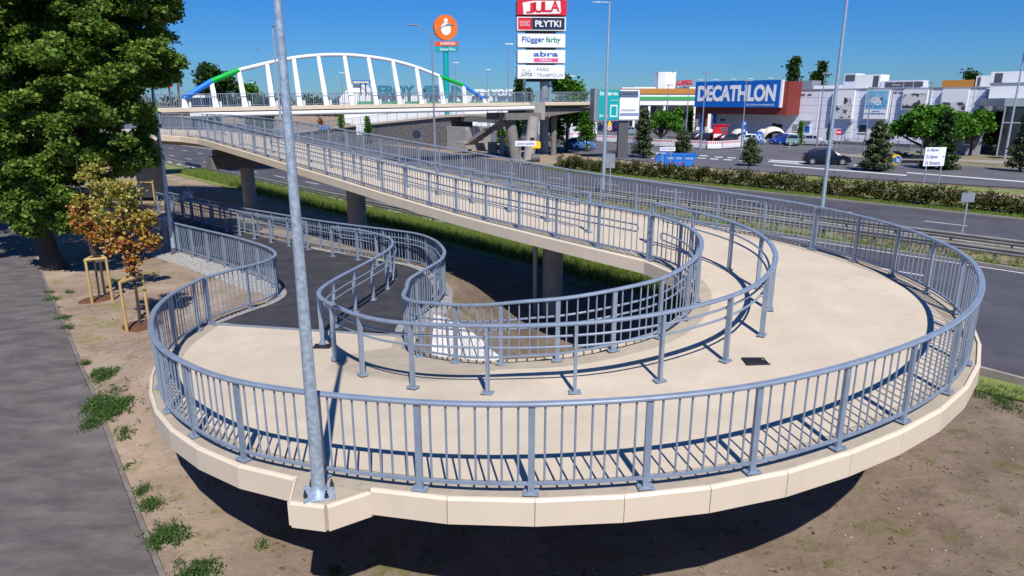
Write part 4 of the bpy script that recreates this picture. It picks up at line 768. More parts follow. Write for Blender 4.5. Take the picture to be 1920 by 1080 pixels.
for _ in range(2600):
    x_, y_ = rng.uniform(-10, 12), rng.uniform(4.5, 26); d_, _q = segdist(np.array([x_]), np.array([y_]), AC); n_ = .753 * x_ + .658 * y_
    if n_ < pe(-.658 * x_ + .753 * y_) + .15 or n_ > 17 or d_[0] < 3.3 or math.sin(x_ * 1.7 + 2) + math.cos(y_ * 1.3 + x_) < rng.uniform(-1.2, 1.0): continue
    s = rng.uniform(.012, .05) * rng.uniform(.5, 1); z_ = float(gz(x_, y_)); k_ = [rng.uniform(.6, 1.2) * s for _i in range(6)]
    cb.add([(x_ + k_[0], y_, z_), (x_, y_ + k_[1], z_), (x_ - k_[2], y_, z_), (x_, y_ - k_[3], z_), (x_ + k_[4] * .2, y_, z_ + s * .55), (x_, y_, z_ - s)], [(0, 1, 4), (1, 2, 4), (2, 3, 4), (3, 0, 4), (1, 0, 5), (2, 1, 5), (3, 2, 5), (0, 3, 5)])
tag(cb.build('soil_clods', m_soil, smooth=False), 'small clods of dry earth scattered over the soil', kind='stuff')
q = rng.normal(0, 1, (260, 2)) * (2.6, 3.2) + (-10.6, 17.5); q = q[(q @ NV > 3.3) & (segdist(q[:, 0], q[:, 1], AC)[0] > 3.2)]
tag(leaves('leaf_litter', np.c_[q, gz(q[:, 0], q[:, 1]) + .02], .055, L_yel, per=2, spread=.02, up=3), 'fallen pale leaves strewn on the soil round the young trees', kind='stuff')
# ------------------------------------------------------------------ signs, lettering
def text(s, P0, r, sx, z0, wd, h, m, parent, name='lettering', ex=.01, bold=0, out=.02, flip=False, shear=0):
    cu = bpy.data.curves.new('t', 'FONT'); cu.body = s; cu.extrude = .02; cu.offset = bold; cu.shear = shear; o = bpy.data.objects.new('t', cu); scene.collection.objects.link(o)
    bpy.context.view_layer.update(); me = bpy.data.meshes.new_from_object(o.evaluated_get(bpy.context.evaluated_depsgraph_get())); bpy.data.objects.remove(o)
    n = len(me.vertices); V = np.empty(n * 3); me.vertices.foreach_get('co', V); V = V.reshape(-1, 3); mn, mx = V.min(0), V.max(0); V = (V - mn) / np.maximum(mx - mn, 1e-6)
    nr = np.array([r[1], -r[0]]); u = (1 - V[:, 0]) if flip else V[:, 0]; s_ = sx + u * wd; q = out + V[:, 2] * ex
    Wd = np.c_[P0[0] + r[0] * s_ + nr[0] * q, P0[1] + r[1] * s_ + nr[1] * q, z0 + V[:, 1] * h]
    M = np.array(wmat(parent).inverted()); Wd = Wd @ M[:3, :3].T + M[:3, 3]; me.vertices.foreach_set('co', Wd.ravel()); me.materials.clear(); me.materials.append(m); me.update(); me.name = name
    t = bpy.data.objects.new(name, me); scene.collection.objects.link(t); t.parent = parent; return t
def panel(P0, r, s0, s1, z0, z1, th, m, parent, name='panel', out=0, mb=None, shear=0):
    nr = np.array([r[1], -r[0]]); c = np.array(P0) + np.array(r) * (s0 + s1) / 2 + nr * (out - th / 2)
    mb = MB().box((c[0], c[1], (z0 + z1) / 2), (abs(s1 - s0), th, abs(z1 - z0)), math.atan2(r[1], r[0])); return mb.build(name, m, parent)
def unit(x, y): l = math.hypot(x, y); return (x / l, y / l)
def rect(px0, py0, px1, py1, P0, r): # survey a rectangle on a vertical plane
    cx = (px0 + px1) / 2; cy = (py0 + py1) / 2; s0 = onp(px0, cy, P0, r)[0]; s1 = onp(px1, cy, P0, r)[0]; return s0, s1, onp(cx, py1, P0, r)[1], onp(cx, py0, P0, r)[1]
# pylon
P0 = (4.3, 94); r = unit(1, .08); py = thing('sign_pylon', 'tall pylon stacked with five advertising boxes', 'sign pylon', (*P0, -6.9))
MB().cone((*P0, -7.0), .62, .62, 19.5, 24).build('column', m_grey, py, True)
def prow(a, b, c, d, m, name='sign_box'):
    s0, s1, z0, z1 = rect(a, b, c, d, P0, r); o = panel(P0, r, s0, s1, z0, z1, 2.4, m, py, name, out=1.3); k = MB(); nr = (r[1], -r[0]); return o, s0, s1, z0, z1
for sgn in [(970, -26, 1060, -2), (968, 3, 1060, 30), (968, 34, 1058, 59), (969, 65, 1057, 90), (969, 95, 1057, 119), (969, 123, 1056, 148)]:
    s0, s1, z0, z1 = rect(*sgn, P0, r); panel(P0, r, s0 + 1.2, s1 - 1.2, z0 - .35, z0 + .02, 1.6, m_black, py, 'bracket', out=1.0)
o, s0, s1, z0, z1 = prow(970, -26, 1060, -2, m_black)
o, s0, s1, z0, z1 = prow(968, 3, 1060, 30, m_red); W = s1 - s0; H = z1 - z0
nr = (r[1], -r[0]); q = [(s0 + W * .13, z0 + H * .02), (s0 + W * .86, z0 + H * .1), (s0 + W * .88, z0 + H * .25), (s0 + W * .86, z1 - H * .03), (s0 + W * .32, z1 - H * .05), (s0 + W * .11, z0 + H * .82)]
mb = MB(); vs = [(P0[0] + r[0] * a + nr[0] * e, P0[1] + r[1] * a + nr[1] * e, b) for e in (1.29, 1.315) for a, b in q]; mb.add(vs, [tuple(range(6)), tuple(range(6, 12))] + [(i, (i + 1) % 6, 6 + (i + 1) % 6, 6 + i) for i in range(6)]); mb.build('logo_plate', m_signw, o)
for i, c in enumerate('JULA'): text(c, P0, r, s0 + W * (.17 + i * .165), z0 + H * (.1 + .045 * i), W * .19, H * .72, m_red, o, 'letter', .03, .03, 1.325)
o, s0, s1, z0, z1 = prow(968, 34, 1058, 59, m_signw); W = s1 - s0; H = z1 - z0; panel(P0, r, s0 + .12, s0 + W * .3, z0 + .1, z1 - .1, .03, m_red, o, 'red_field', out=1.32); panel(P0, r, s0 + W * .3, s1 - .15, z0 + .1, z1 - .1, .03, m_navy, o, 'navy_field', out=1.32)
text('OUTLET', P0, r, s0 + W * .05, z0 + H * .5, W * .21, H * .2, m_signw, o, out=1.325); text('NEXTERIO', P0, r, s0 + W * .06, z0 + H * .32, W * .2, H * .12, m_signw, o, out=1.325); text('PŁYTKI', P0, r, s0 + W * .37, z0 + H * .27, W * .53, H * .47, m_signw, o, out=1.325, bold=.02)
o, s0, s1, z0, z1 = prow(969, 65, 1057, 90, m_signw); W = s1 - s0; H = z1 - z0; m_lb = mat('logo_blue', (.01, .10, .38), .5); m_lg = mat('logo_green', (.0, .24, .16), .5)
text('Flügger', P0, r, s0 + W * .09, z0 + H * .26, W * .47, H * .52, m_lb, o, out=1.325, bold=.015); text('farby', P0, r, s0 + W * .59, z0 + H * .26, W * .31, H * .52, m_lg, o, out=1.325, bold=.015)
o, s0, s1, z0, z1 = prow(969, 95, 1057, 119, m_signw); W = s1 - s0; H = z1 - z0; text('abra', P0, r, s0 + W * .33, z0 + H * .5, W * .52, H * .38, m_sblue, o, out=1.325, bold=.02); panel(P0, r, s0 + W * .34, s0 + W * .85, z0 + H * .08, z0 + H * .36, .02, m_pink, o, 'pink_bar', out=1.32); text('MEBLE', P0, r, s0 + W * .47, z0 + H * .13, W * .24, H * .17, m_signw, o, out=1.325)
nrv = nr; MB().tube([(P0[0] + r[0] * (s0 + W * .22) + nr[0] * 1.31, P0[1] + nr[1] * 1.31, z0 + H * .75), (P0[0] + r[0] * (s0 + W * .25) + nr[0] * 1.31, P0[1] + nr[1] * 1.31, z0 + H * .65), (P0[0] + r[0] * (s0 + W * .28) + nr[0] * 1.31, P0[1] + nr[1] * 1.31, z0 + H * .55)], [.05, .18, .05], 8).build('petal', m_pink, o)
o, s0, s1, z0, z1 = prow(969, 123, 1056, 148, m_signw); W = s1 - s0; H = z1 - z0; m_pg = mat('print_grey', (.40, .45, .48), .5)
text('fun', P0, r, s0 + W * .1, z0 + H * .45, W * .18, H * .3, m_pg, o, out=1.325); text('jump', P0, r, s0 + W * .06, z0 + H * .1, W * .25, H * .38, m_black, o, out=1.325, shear=.2); panel(P0, r, s0 + W * .355, s0 + W * .362, z0 + H * .12, z1 - H * .14, .02, m_pg, o, 'rule', out=1.32)
text('PARK', P0, r, s0 + W * .4, z0 + H * .57, W * .27, H * .25, m_pg, o, out=1.325, bold=.02); text('TRAMPOLIN', P0, r, s0 + W * .4, z0 + H * .14, W * .57, H * .25, m_pg, o, out=1.325, bold=.02); MB().box((P0[0] + r[0] * (s0 + W * .24) + nr[0] * 1.32, P0[1] + nr[1] * 1.32, z0 + H * .8), (.5, .03, .08), .1).build('red_dash', m_red, o)
# orange round sign
P0 = ((838 - 960) / F_PX * 116, 120); rs = thing('round_sign', 'orange round restaurant sign on a teal pole', 'sign', (*P0, -6.9)); m_ored = mat('orange_red', (.72, .09, .01), .5)
zc = hz(52, *P0); zb_ = hz(96, *P0); rad = 21.5 / F_PX * 117; MB().cone((*P0, -7.0), .45, .45, zc - rad + 6.2, 18).build('pole', m_teal, rs, True)
def disc(c, rad, th, m, parent, name, r=(1, 0), seg=40, sq=1):
    nr = (r[1], -r[0]); vs = []
    for e in (0, th):
        for k in range(seg): a = 2 * math.pi * k / seg; vs.append((c[0] + r[0] * rad * math.cos(a) + nr[0] * e, c[1] + r[1] * rad * math.cos(a) + nr[1] * e, c[2] + rad * sq * math.sin(a)))
    return MB().add(vs, [tuple(range(seg)), tuple(range(seg, 2 * seg))] + [(k, (k + 1) % seg, seg + (k + 1) % seg, seg + k) for k in range(seg)]).build(name, m, parent)
rd = unit(1, .35); nr = (rd[1], -rd[0]); d_ = disc((P0[0] - nr[0] * .3, P0[1] - nr[1] * .3, zc), rad, .9, m_orange, rs, 'disc', rd)
disc((P0[0] + nr[0] * .6, P0[1] + nr[1] * .6, zc - rad * .12), rad * .42, .04, m_signw, d_, 'emblem', rd, sq=1.2); disc((P0[0] + nr[0] * .6, P0[1] + nr[1] * .6, zc + rad * .55), rad * .17, .04, m_signw, d_, 'emblem_top', rd)
for a, b, tx_, mm in ((78, 86.5, 'POPEYES', m_ored), (88.5, 97, 'Drive Thru', m_teal)):
    s0, s1, z0, z1 = rect(816, a, 858, b, P0, (1, 0)); o = panel(P0, (1, 0), s0, s1, z0, z1, 1.0, mm, rs, 'name_board', out=.5); text(tx_, P0, (1, 0), s0 + (s1 - s0) * .25, z0 + (z1 - z0) * .22, (s1 - s0) * .65, (z1 - z0) * .55, m_signw, o, out=.52, bold=.02)
# billboard
P0 = G(1166, 296); r = unit(1, .22); bb = thing('billboard', 'big billboard with teal and white halves on a dark post', 'billboard', (*P0, -6.9))
s0, s1, z0, z1 = rect(1158, 228, 1176, 296, P0, r); panel(P0, r, s0, s1, -7.0, z1 + 1, .5, m_dgrey, bb, 'post', out=.25)
s0, s1, z0, z1 = rect(1118, 167, 1197, 226, P0, r); panel(P0, r, s0, s1, z0, z1, .9, m_grey, bb, 'frame', out=.45); sm_ = s0 + (s1 - s0) * .52; W = s1 - s0; H = z1 - z0
panel(P0, r, s0 + .1, sm_, z0 + .12, z1 - .1, .03, m_teal, bb, 'teal_poster', out=.48); o = panel(P0, r, sm_, s1 - .1, z0 + .12, z1 - .1, .03, m_signw, bb, 'white_poster', out=.48)
text('Dr Materac', P0, r, s0 + W * .05, z0 + H * .8, W * .42, H * .12, m_signw, bb, 'poster_title', out=.485, bold=.03); text('z dobrym snem', P0, r, s0 + W * .3, z0 + H * .62, W * .18, H * .05, m_signw, bb, 'poster_line', out=.485); text('30 nocy', P0, r, s0 + W * .05, z0 + H * .1, W * .2, H * .1, m_signw, bb, 'poster_line', out=.485, bold=.02)
panel(P0, r, s0 + W * .3, s0 + W * .47, z0 + H * .12, z0 + H * .5, .02, m_signw, bb, 'mattress_print', out=.49); panel(P0, r, s0 + W * .32, s0 + W * .45, z0 + H * .16, z0 + H * .46, .02, m_teal, bb, 'mattress_print', out=.495)
text('KARBANOTANCE', P0, r, s0 + W * .58, z0 + H * .83, W * .34, H * .04, m_dgrey, o, out=.485); m_shade = mat('print_bluegrey', (.22, .27, .42), .6); panel(P0, r, sm_ + .05, s1 - .15, z0 + H * .15, z0 + H * .24, .02, m_shade, o, 'printed_band', out=.487); panel(P0, r, sm_ + W * .03, s1 - W * .1, z0 + H * .3, z0 + H * .36, .02, m_pg, o, 'printed_edge', out=.487)
panel(P0, r, s0 - .35, s0, z0, z1 + .05, 1.6, m_grey, bb, 'side_frame', out=.3); panel(P0, r, s0 + W * .5, s1 - .3, z1 + .05, z1 + .18, .5, m_signw, bb, 'light_bar', out=1.3)
# store building
P0 = nt2(116, 34); r = (.658, -.753)
def fs(px, py): return onp(px, py, P0, r)
dec = thing('silver_store', 'long silver clad sports store with a huge blue sign and poster panels', 'store building', (*P0, -6.9))
s0 = fs(1340, 200)[0]; s1 = fs(1845, 200)[0]; zt = fs(1600, 168)[1]; panel(P0, r, s0, s1, -6.9, zt, 30, m_wall, dec, 'wall'); print('store', s0, s1, zt)
for k in np.arange(s0 + 3, s1, 5.6): panel(P0, r, k, k + .09, -6.40, zt, .06, m_signw, dec, 'downpipe', out=.05)
for zz in np.arange(-4.4, zt, 1.25): panel(P0, r, s0, s1, zz, zz + .035, .02, m_seam, dec, 'cladding_joint', out=.012)
panel(P0, r, s0, s1, zt, zt + .18, 30.2, m_grey, dec, 'parapet', out=.1); panel(P0, r, s0, s1, -6.9, -6.30, .1, m_dgrey, dec, 'plinth', out=.06)
a = fs(1305, 182)[0]; P1 = nt2(111.5, 34); q0, q1, z0, z1 = rect(1306, 150, 1489, 214, P1, r); q1 = onp(1477, 182, P1, r)[0]; z1 = onp(1484, 152, P1, r)[1]; z0 = onp(1400, 214.5, P1, r)[1]
panel(P1, r, q0, q1, z0, z1, 4.45, m_dred, dec, 'red_band'); rb = (q0, q1, z0, z1)
c0, c1 = onp(1307, 175, P1, r)[0], onp(1466, 175, P1, r)[0]; cz0, cz1 = onp(1386, 201, P1, r)[1], onp(1386, 151.5, P1, r)[1]
o = panel(P1, r, c0, c1, cz0, cz1, .45, m_sblue, dec, 'sign_board', out=.6); panel(P1, r, c1, c1 + .3, cz0, cz1, .6, m_signw, dec, 'sign_edge', out=.6)
W = c1 - c0; H = cz1 - cz0; text('DECATHLON', P1, r, c0 + W * .035, cz0 + H * .22, W * .92, H * .62, m_signw, o, out=.61, bold=.045, ex=.03); text('SZCZECIN PRAWOBRZEŻE', P1, r, c0 + W * .64, cz0 + H * .06, W * .31, H * .09, m_signw, o, out=.61)
for f in (.08, .27, .48, .68, .9): MB().tube([(P1[0] + r[0] * (c0 + W * f) + r[1] * e, P1[1] + r[1] * (c0 + W * f) - r[0] * e, z_) for e, z_ in ((0, cz1 - .2), (.2, cz1 + .25), (1.9, cz1 + .3))], .05, 6).build('sign_lamp_arm', m_whitep, dec)
for px_ in (1311, 1334): a_ = onp(px_, 240, P1, r)[0]; panel(P1, r, a_ - .25, a_ + .25, -6.9, z0, .5, m_sblue, dec, 'entrance_column', out=-.5)
for px0, py0, px1, py1, nm in ((1625, 164, 1665, 224, 'bw'), (1627, 164, 1672, 223, 'x'),): pass
posters = [('poster', (1563, 165, 1603, 223), 0), ('poster', (1625, 163, 1668, 223), 1), ('poster', (1695, 161, 1741, 205), 2), ('poster', (1768, 160, 1817, 208), 3)]
m_bw = mat('poster_photo', (.62, .62, .63), .6, col2=(.05, .05, .06), scale=.9, lo=.50, hi=.56, detail=8); m_lblue = mat('poster_blue', (.10, .38, .60), .5, col2=(.28, .55, .72), scale=.7)
for nm, q, kd in posters:
    a0, a1, z0, z1 = rect(*q, P0, r); z1 = min(z1, zt - .1); o = panel(P0, r, a0, a1, z0, z1, .5, m_signw, dec, nm, out=.6); W = a1 - a0; H = z1 - z0
    if kd in (0, 2, 3): panel(P0, r, a0 + .1, a1 - .1, z0 + .1, z0 + H * (.48 if kd == 0 else .8 if kd == 2 else .4), .02, m_bw, o, 'photo_print', out=.61)
    if kd == 0: panel(P0, r, a0 + W * .55, a1 - W * .12, z0 + H * .45, z0 + H * .75, .02, m_bw, o, 'photo_print', out=.612)
    if kd == 1:
        panel(P0, r, a0 + .1, a1 - .1, z0 + H * .34, z1 - .1, .02, m_lblue, o, 'photo_print', out=.61); panel(P0, r, a0 + W * .15, a0 + W * .75, z0 + H * .56, z0 + H * .75, .02, m_bw, o, 'photo_print', out=.612); text('DOŁĄCZ', P0, r, a0 + W * .35, z0 + H * .24, W * .34, H * .05, m_sblue, o, out=.61, bold=.03); text('DO NASZEGO ZESPOŁU', P0, r, a0 + W * .05, z0 + H * .16, W * .88, H * .05, m_sblue, o, out=.61, bold=.03); text('CI', P0, r, a0 + W * .4, z0 + H * .48, W * .3, H * .16, m_signw, o, out=.615, bold=.04)
        for k in range(5): panel(P0, r, a0 + W * (.06 + k * .19), a0 + W * (.14 + k * .19), z0 + H * .42, z0 + H * .46, .02, m_sblue, o, 'lane_float', out=.612)
for q, mm, nm in (((1455, 233, 1466, 246), m_glass, 'window'), ((1448, 231, 1454, 246), m_glass, 'window'), ((1487, 233, 1495, 246), m_grey, 'window'), ((1611, 235, 1627, 248), m_glass, 'window'), ((1636, 235, 1650, 247), m_glass, 'window'), ((1507, 232, 1520, 262), m_signw, 'door'), ((1586, 234, 1597, 262), m_signw, 'door'), ((1351, 223, 1359, 227), m_dgrey, 'vent'), ((1491, 176, 1498, 178), m_dgrey, 'vent'), ((1503, 176, 1510, 178), m_dgrey, 'vent'), ((1515, 176, 1522, 178), m_dgrey, 'vent'), ((1675, 172, 1683, 174), m_dgrey, 'vent'), ((1686, 172, 1693, 174), m_dgrey, 'vent')):
    a0, a1, z0, z1 = rect(*q, P0, r); o = panel(P0, r, a0, a1, z0, z1, .08, mm, dec, nm, out=.09)
    if nm == 'window': panel(P0, r, a0 - .1, a1 + .1, z0 - .12, z0, .14, m_signw, o, 'sill', out=.12)
    if nm == 'door': panel(P0, r, a0 + .2, a1 - .2, z0 + 1.2, z1 - .4, .02, m_sblue if q[0] < 1550 else m_signw, o, 'notice', out=.12); panel(P0, r, a0, a1, z1 + .35, z1 + .5, .8, m_grey, dec, 'canopy', out=.8)
a0, a1, z0, z1 = rect(1494, 250, 1502, 262, P0, r)
P2 = nt2(123, 34)
for q, mm, lb in (((1582, 138, 1604, 166), m_wall, 'dark topped roof unit'), ((1604, 140, 1650, 168), m_wallw, 'white roof unit'), ((1651, 151, 1726, 166), m_wall, 'low louvre screen'), ((1830, 142, 1856, 160), m_wallw, 'roof unit'), ((1857, 134, 1925, 160), m_wallw, 'roof unit'), ((1525, 160, 1580, 170), m_wallw, 'roof unit'), ((1766, 150, 1826, 162), m_ochre, 'screen'), ((1496, 151, 1522, 168), m_grey, 'roof unit')):
    a0, a1, z0, z1 = rect(*q, P2, r); z0 = min(z0, zt); o = panel(P2, r, a0, a1, z0 - .3, z1, 3.5, mm, dec, 'roof_unit')
    if q[0] in (1582, 1604, 1830, 1857, 1651, 1496):
        for k in range(1 if q[0] != 1651 else 4):
            b0 = a0 + (a1 - a0) * (.12 + .24 * k) if q[0] != 1604 else a0 + (a1 - a0) * .72; panel(P2, r, b0, b0 + (a1 - a0) * (.22 if q[0] != 1582 else .8), z0 + .4 if q[0] != 1582 else z0 + (z1 - z0) * .55, z1 - .2, .05, m_dgrey, o, 'louvre', out=.04)
# white extension at the right and the dark glass hall
P3 = nt2(115, 34); a0 = onp(1845, 220, P3, r)[0]; a1 = a0 + 40; we = thing('white_hall', 'plain cream white hall at the right end of the silver store', 'building', (*nt2(111, 5), -6.9)); panel(P3, r, a0 + .1, a1, -6.9, onp(1880, 158, P3, r)[1], 25, m_wallw, we, 'wall'); panel(P3, r, a0, a1 + .1, onp(1880, 158, P3, r)[1], onp(1880, 158, P3, r)[1] + .2, 25.2, m_grey, we, 'parapet', out=.1)
P4 = G(1868, 292); r4 = unit(1, -.35); gh = thing('glass_hall', 'dark glass fronted hall with grey roof edge at the right edge', 'building', (*P4, -6.9)); zt4 = hz(184, *P4); panel(P4, r4, 0, 22, -6.9, zt4 - 1.0, 12, m_glass, gh, 'glass_front'); panel(P4, r4, -.2, 22.3, zt4 - 1, zt4, 12.5, m_grey, gh, 'roof', out=.2)
for k in range(6): panel(P4, r4, k * 3.9 - .08, k * 3.9 + .1, -6.9, zt4 - 1, .15, m_grey, gh, 'mullion', out=.12)
panel(P4, r4, 0, 22, -2.7, -2.55, .1, m_grey, gh, 'transom', out=.1)
P5 = G(1790, 290); r5 = unit(1, -.25); co = thing('container_office', 'grey site office container with one window beside the glass hall', 'container', (*P5, -6.9)); s0, s1, z0, z1 = rect(1792, 242, 1841, 291, P5, r5); panel(P5, r5, s0, s1, -6.9, z1, 3, mat('container_grey', (.22, .21, .25), .6), co, 'wall'); panel(P5, r5, s0 - .1, s1 + .1, z1, z1 + .15, 3.2, m_grey, co, 'roof', out=.1)
a0, a1, b0, b1 = rect(1806, 252, 1827, 272, P5, r5); o = panel(P5, r5, a0, a1, b0, b1, .06, m_signw, co, 'window', out=.05); panel(P5, r5, a0 + .15, a1 - .15, b0 + .15, b1 - .15, .04, m_glass, o, 'pane', out=.07)
# striped store and far stores
P0 = (25, 168); r = (1, 0); ls = thing('striped_store', 'white store with green stripe and ochre band left of the blue sign', 'store building', (*P0, -6.9)); s0, s1, z0, z1 = rect(1160, 165, 1345, 198, P0, r)
def bandz(a): return hz(a, *P0)
panel(P0, r, s0, s1, bandz(197), bandz(168), 30, m_wallw, ls, 'wall'); panel(P0, r, s0, s1, bandz(176), bandz(166), .2, m_ochre, ls, 'ochre_band', out=.2); panel(P0, r, s0, s1, bandz(187.5), bandz(181), .2, m_lgreen, ls, 'green_stripe', out=.15); panel(P0, r, s0, s1, -6.9, bandz(197) - .01, 24, m_tan, ls, 'storage_bay', out=-4)
for k in range(7): a_ = s0 + (s1 - s0) * k / 6.5; panel(P0, r, a_, a_ + .5, -6.9, bandz(197), .5, m_wallw, ls, 'column', out=-.2)
for k in range(12):
    a_ = s0 + (s1 - s0) * (k * .08 + .02); panel(P0, r, a_, a_ + rng.uniform(.8, 1.8), -6.8 + rng.uniform(0, 1.5), -3.2 + rng.uniform(0, 2), 1, [m_dgrey, m_kerb, m_rock, m_dred][k % 4], ls, 'stacked_pallet', out=-2.5)
P0 = (-20, 190); lm = thing('letter_roof_store', 'low white store with green base and big teal roof letters behind the bridge', 'store building', (*P0, -6.9)); s0, s1, z0, z1 = rect(655, 180, 975, 200, P0, r); zt_ = hz(179.5, *P0)
panel(P0, r, s0, s1, -6.9, zt_, 30, m_wallw, lm, 'wall'); panel(P0, r, s0, s1, hz(197, *P0), hz(190, *P0), .2, m_lgreen, lm, 'green_base', out=.2)
m_tl = mat('letter_teal', (.03, .17, .25), .5); a0, a1, b0, b1 = rect(697, 160, 872, 179.5, P0, r); text('LEROY MERLIN', P0, r, a0, zt_ - .05, a1 - a0, b1 - zt_, m_tl, lm, 'roof_lettering', 1.2, .04, .1)
a0, a1, b0, b1 = rect(885, 167, 972, 179, P0, r); text('LEROY MER', P0, r, a0, zt_ - .05, a1 - a0, b1 - zt_, m_signw, lm, 'rear_lettering', 1.0, .05, .1, flip=True)
cs_ = thing('distant_store', 'distant store with a steep white roof and blue and yellow name board', 'store building', (-52, 230, -6.9)); P0 = (-52, 230); a0, a1, b0, b1 = rect(636, 158, 695, 196, P0, r); 
vs = [(P0[0] + s, P0[1] + dy, z_) for dy in (0, 14) for s, z_ in ((a0, -6.9), (a1, -6.9), (a1, hz(184, *P0)), (onp(672, 160, P0, r)[0], hz(158, *P0)), (onp(660, 160, P0, r)[0], hz(158, *P0)), (a0, hz(184, *P0)))]
MB().add(vs, [tuple(range(6)), tuple(range(6, 12))] + [(i, (i + 1) % 6, 6 + (i + 1) % 6, 6 + i) for i in range(6)]).build('gable', m_wallw, cs_)
a0, a1, b0, b1 = rect(662, 151, 694, 157, P0, r); o = panel(P0, r, a0, a1, b0, b1, .8, m_sblue, cs_, 'name_board', out=1); text('castorama', P0, r, a0 + .2, b0 + .15, a1 - a0 - .4, b1 - b0 - .3, mat('cream', (.85, .75, .45), .5), o, out=1.02, bold=.04)
for f in (.4, .7): panel(P0, r, a0 + (a1 - a0) * f, a0 + (a1 - a0) * f + .4, -6.8, b0, .4, m_dgrey, cs_, 'board_post', out=.6)
P0 = (60, 215); ag = thing('tower_store', 'white tower with red lettering on a roof behind the striped store', 'store building', (*P0, -6.9)); a0, a1, b0, b1 = rect(1234, 135, 1267, 166, P0, r); panel(P0, r, a0, a1, -6.9, b1, 6, m_wallw, ag, 'tower'); panel(P0, r, a0, a0 + (a1 - a0) * .4, -6.8, b1 - .02, .1, m_wall, ag, 'tower_side', out=.1); panel(P0, r, onp(1190, 160, P0, r)[0], onp(1310, 160, P0, r)[0], -6.9, hz(163, *P0), 30, m_wallw, ag, 'wall', out=-1)
a0, a1, b0, b1 = rect(1277, 148, 1297, 164, P0, r); text('agata', P0, r, a0, b0, a1 - a0, b1 - b0, m_red, ag, 'red_lettering', .6, .03, .2); a0, a1, b0, b1 = rect(1267, 151, 1276, 161, P0, r); panel(P0, r, a0, a1, b0 + .1, b0 + .8, .5, m_red, ag, 'sofa_emblem', out=.5); panel(P0, r, a0 + .3, a1 - .3, b1 - .5, b1, .5, m_red, ag, 'sofa_emblem', out=.5); 
for f in (.1, .85): MB().tube([(P0[0] + onp(1234, 150, P0, r)[0] + f * 5, P0[1], hz(136, *P0)), (P0[0] + onp(1234, 150, P0, r)[0] + f * 5, P0[1], hz(131, *P0))], .15, 6).build('antenna', m_grey, ag)
P0 = (18, 160); os_ = thing('orange_mural_building', 'grey building with orange and teal mural seen under the footbridge', 'building', (10, 150, -6.9)); P0 = (10, 150)
for a, b, c, d, mm in ((1010, 216, 1120, 252, m_wall), (1021, 218, 1031, 241, m_orange), (1066, 216, 1084, 226, m_teal), (1074, 222, 1086, 242, m_signw), (1080, 220, 1088, 236, m_red), (980, 224, 1000, 230, m_red), (975, 228, 1008, 250, m_sblue)):
    s0, s1, z0, z1 = rect(a, b, c, d, P0, r); panel(P0, r, s0, s1, z0 if mm is not m_wall else -6.9, z1, .4 if mm is not m_wall else 12, mm, os_, 'wall' if mm is m_wall else 'mural_patch', out=.02 * a / 100 - 10 + .02 if False else (0 if mm is m_wall else .2 + .01 * (a % 7)))
# small far left signs
for px_, a, b, mm, lb in ((320, 151, 165, m_signw, 'red and white round advertising sign far behind the left bridge end'), (337, 149, 167, m_dgrey, 'dark box sign on a pole far behind the left bridge end')):
    yd = 150; x_ = (px_ - 960) / F_PX * yd * .9645; o = thing('advertising_sign', lb, 'sign', (x_, yd, -6.9)); MB().tube([(x_, yd, -6.9), (x_, yd, hz(a + 4, x_, yd))], .2, 8).build('pole', m_dgrey, o); P0 = (x_, yd)
    if mm is m_signw: disc((x_, yd - .4, hz(154.5, x_, yd)), .55, .2, m_signw, o, 'disc'); disc((x_, yd - .65, hz(154.5, x_, yd)), .36, .05, m_red, o, 'logo'); s0, s1, z0, z1 = rect(317, 159.5, 324, 164, P0, r); panel(P0, r, s0, s1, z0, z1, .3, m_red, o, 'name_board', out=.5)
    else: s0, s1, z0, z1 = rect(334, 149, 341, 163, P0, r); panel(P0, r, s0, s1, z0, z1, .5, mm, o, 'box', out=.5)
x_, yd = (377 - 960) / F_PX * 105, 108; o = thing('parked_truck', 'dark blue bus or truck with white roof behind the bridge railing', 'truck', (x_, yd, -6.85)); P0 = (x_, yd); r = (1, 0)
s0, s1, z0, z1 = rect(357, 183, 386, 200, P0, r); panel(P0, r, s0, s1, -6.40, z1, 2.5, m_navy, o, 'body'); panel(P0, r, s0, s1, z1, z1 + .35, 2.5, m_signw, o, 'roof', out=.05)
for f in (.2, .8): MB().tube([(x_ + s0 + (s1 - s0) * f, yd - .05, -6.35), (x_ + s0 + (s1 - s0) * f, yd + .2, -6.35)], .5, 16).build('wheel', m_rubber, o)
# road signs
def plate_sign(label, px0, pyb0, rct, rdir, lines, poles, m=m_signw, cat='road sign', tcol=None, arrow=False, th=.05, hfs=None, group=None, name='road_sign', pts=None):
    P0 = G(*pyb0); o = thing(name, label, cat, (*P0, -6.85), group=group); s0, s1, z0, z1 = rect(*rct, P0, rdir)
    pl = panel(P0, rdir, s0, s1, z0, z1, th, m, o, 'plate', out=.06)
    for a in poles: q = onp(a, rct[3] + 5, P0, rdir)[0]; x_, y_ = P0[0] + rdir[0] * q, P0[1] + rdir[1] * q; MB().tube([(x_, y_, -6.9), (x_, y_, z1 - .05)], .04, 8).build('pole', m_galv, o, True)
    W = s1 - s0; H = z1 - z0; nl = len(lines)
    for i, tx_ in enumerate(lines):
        text(tx_, P0, rdir, s0 + W * .08, z0 + H * ((nl - 1 - i) / nl + .22 / nl), W * (.72 if nl > 1 else .84) * (len(tx_) / max(len(q) for q in lines)), H * .58 / nl, tcol or m_lb, pl, out=.065, bold=.01, shear=.15, ex=.005)
    if arrow: panel(P0, rdir, s1 - W * .12, s1 - W * .03, z0 + H * .49, z0 + H * .53, .01, m_lb, pl, 'arrow', out=.07)
    return o, P0
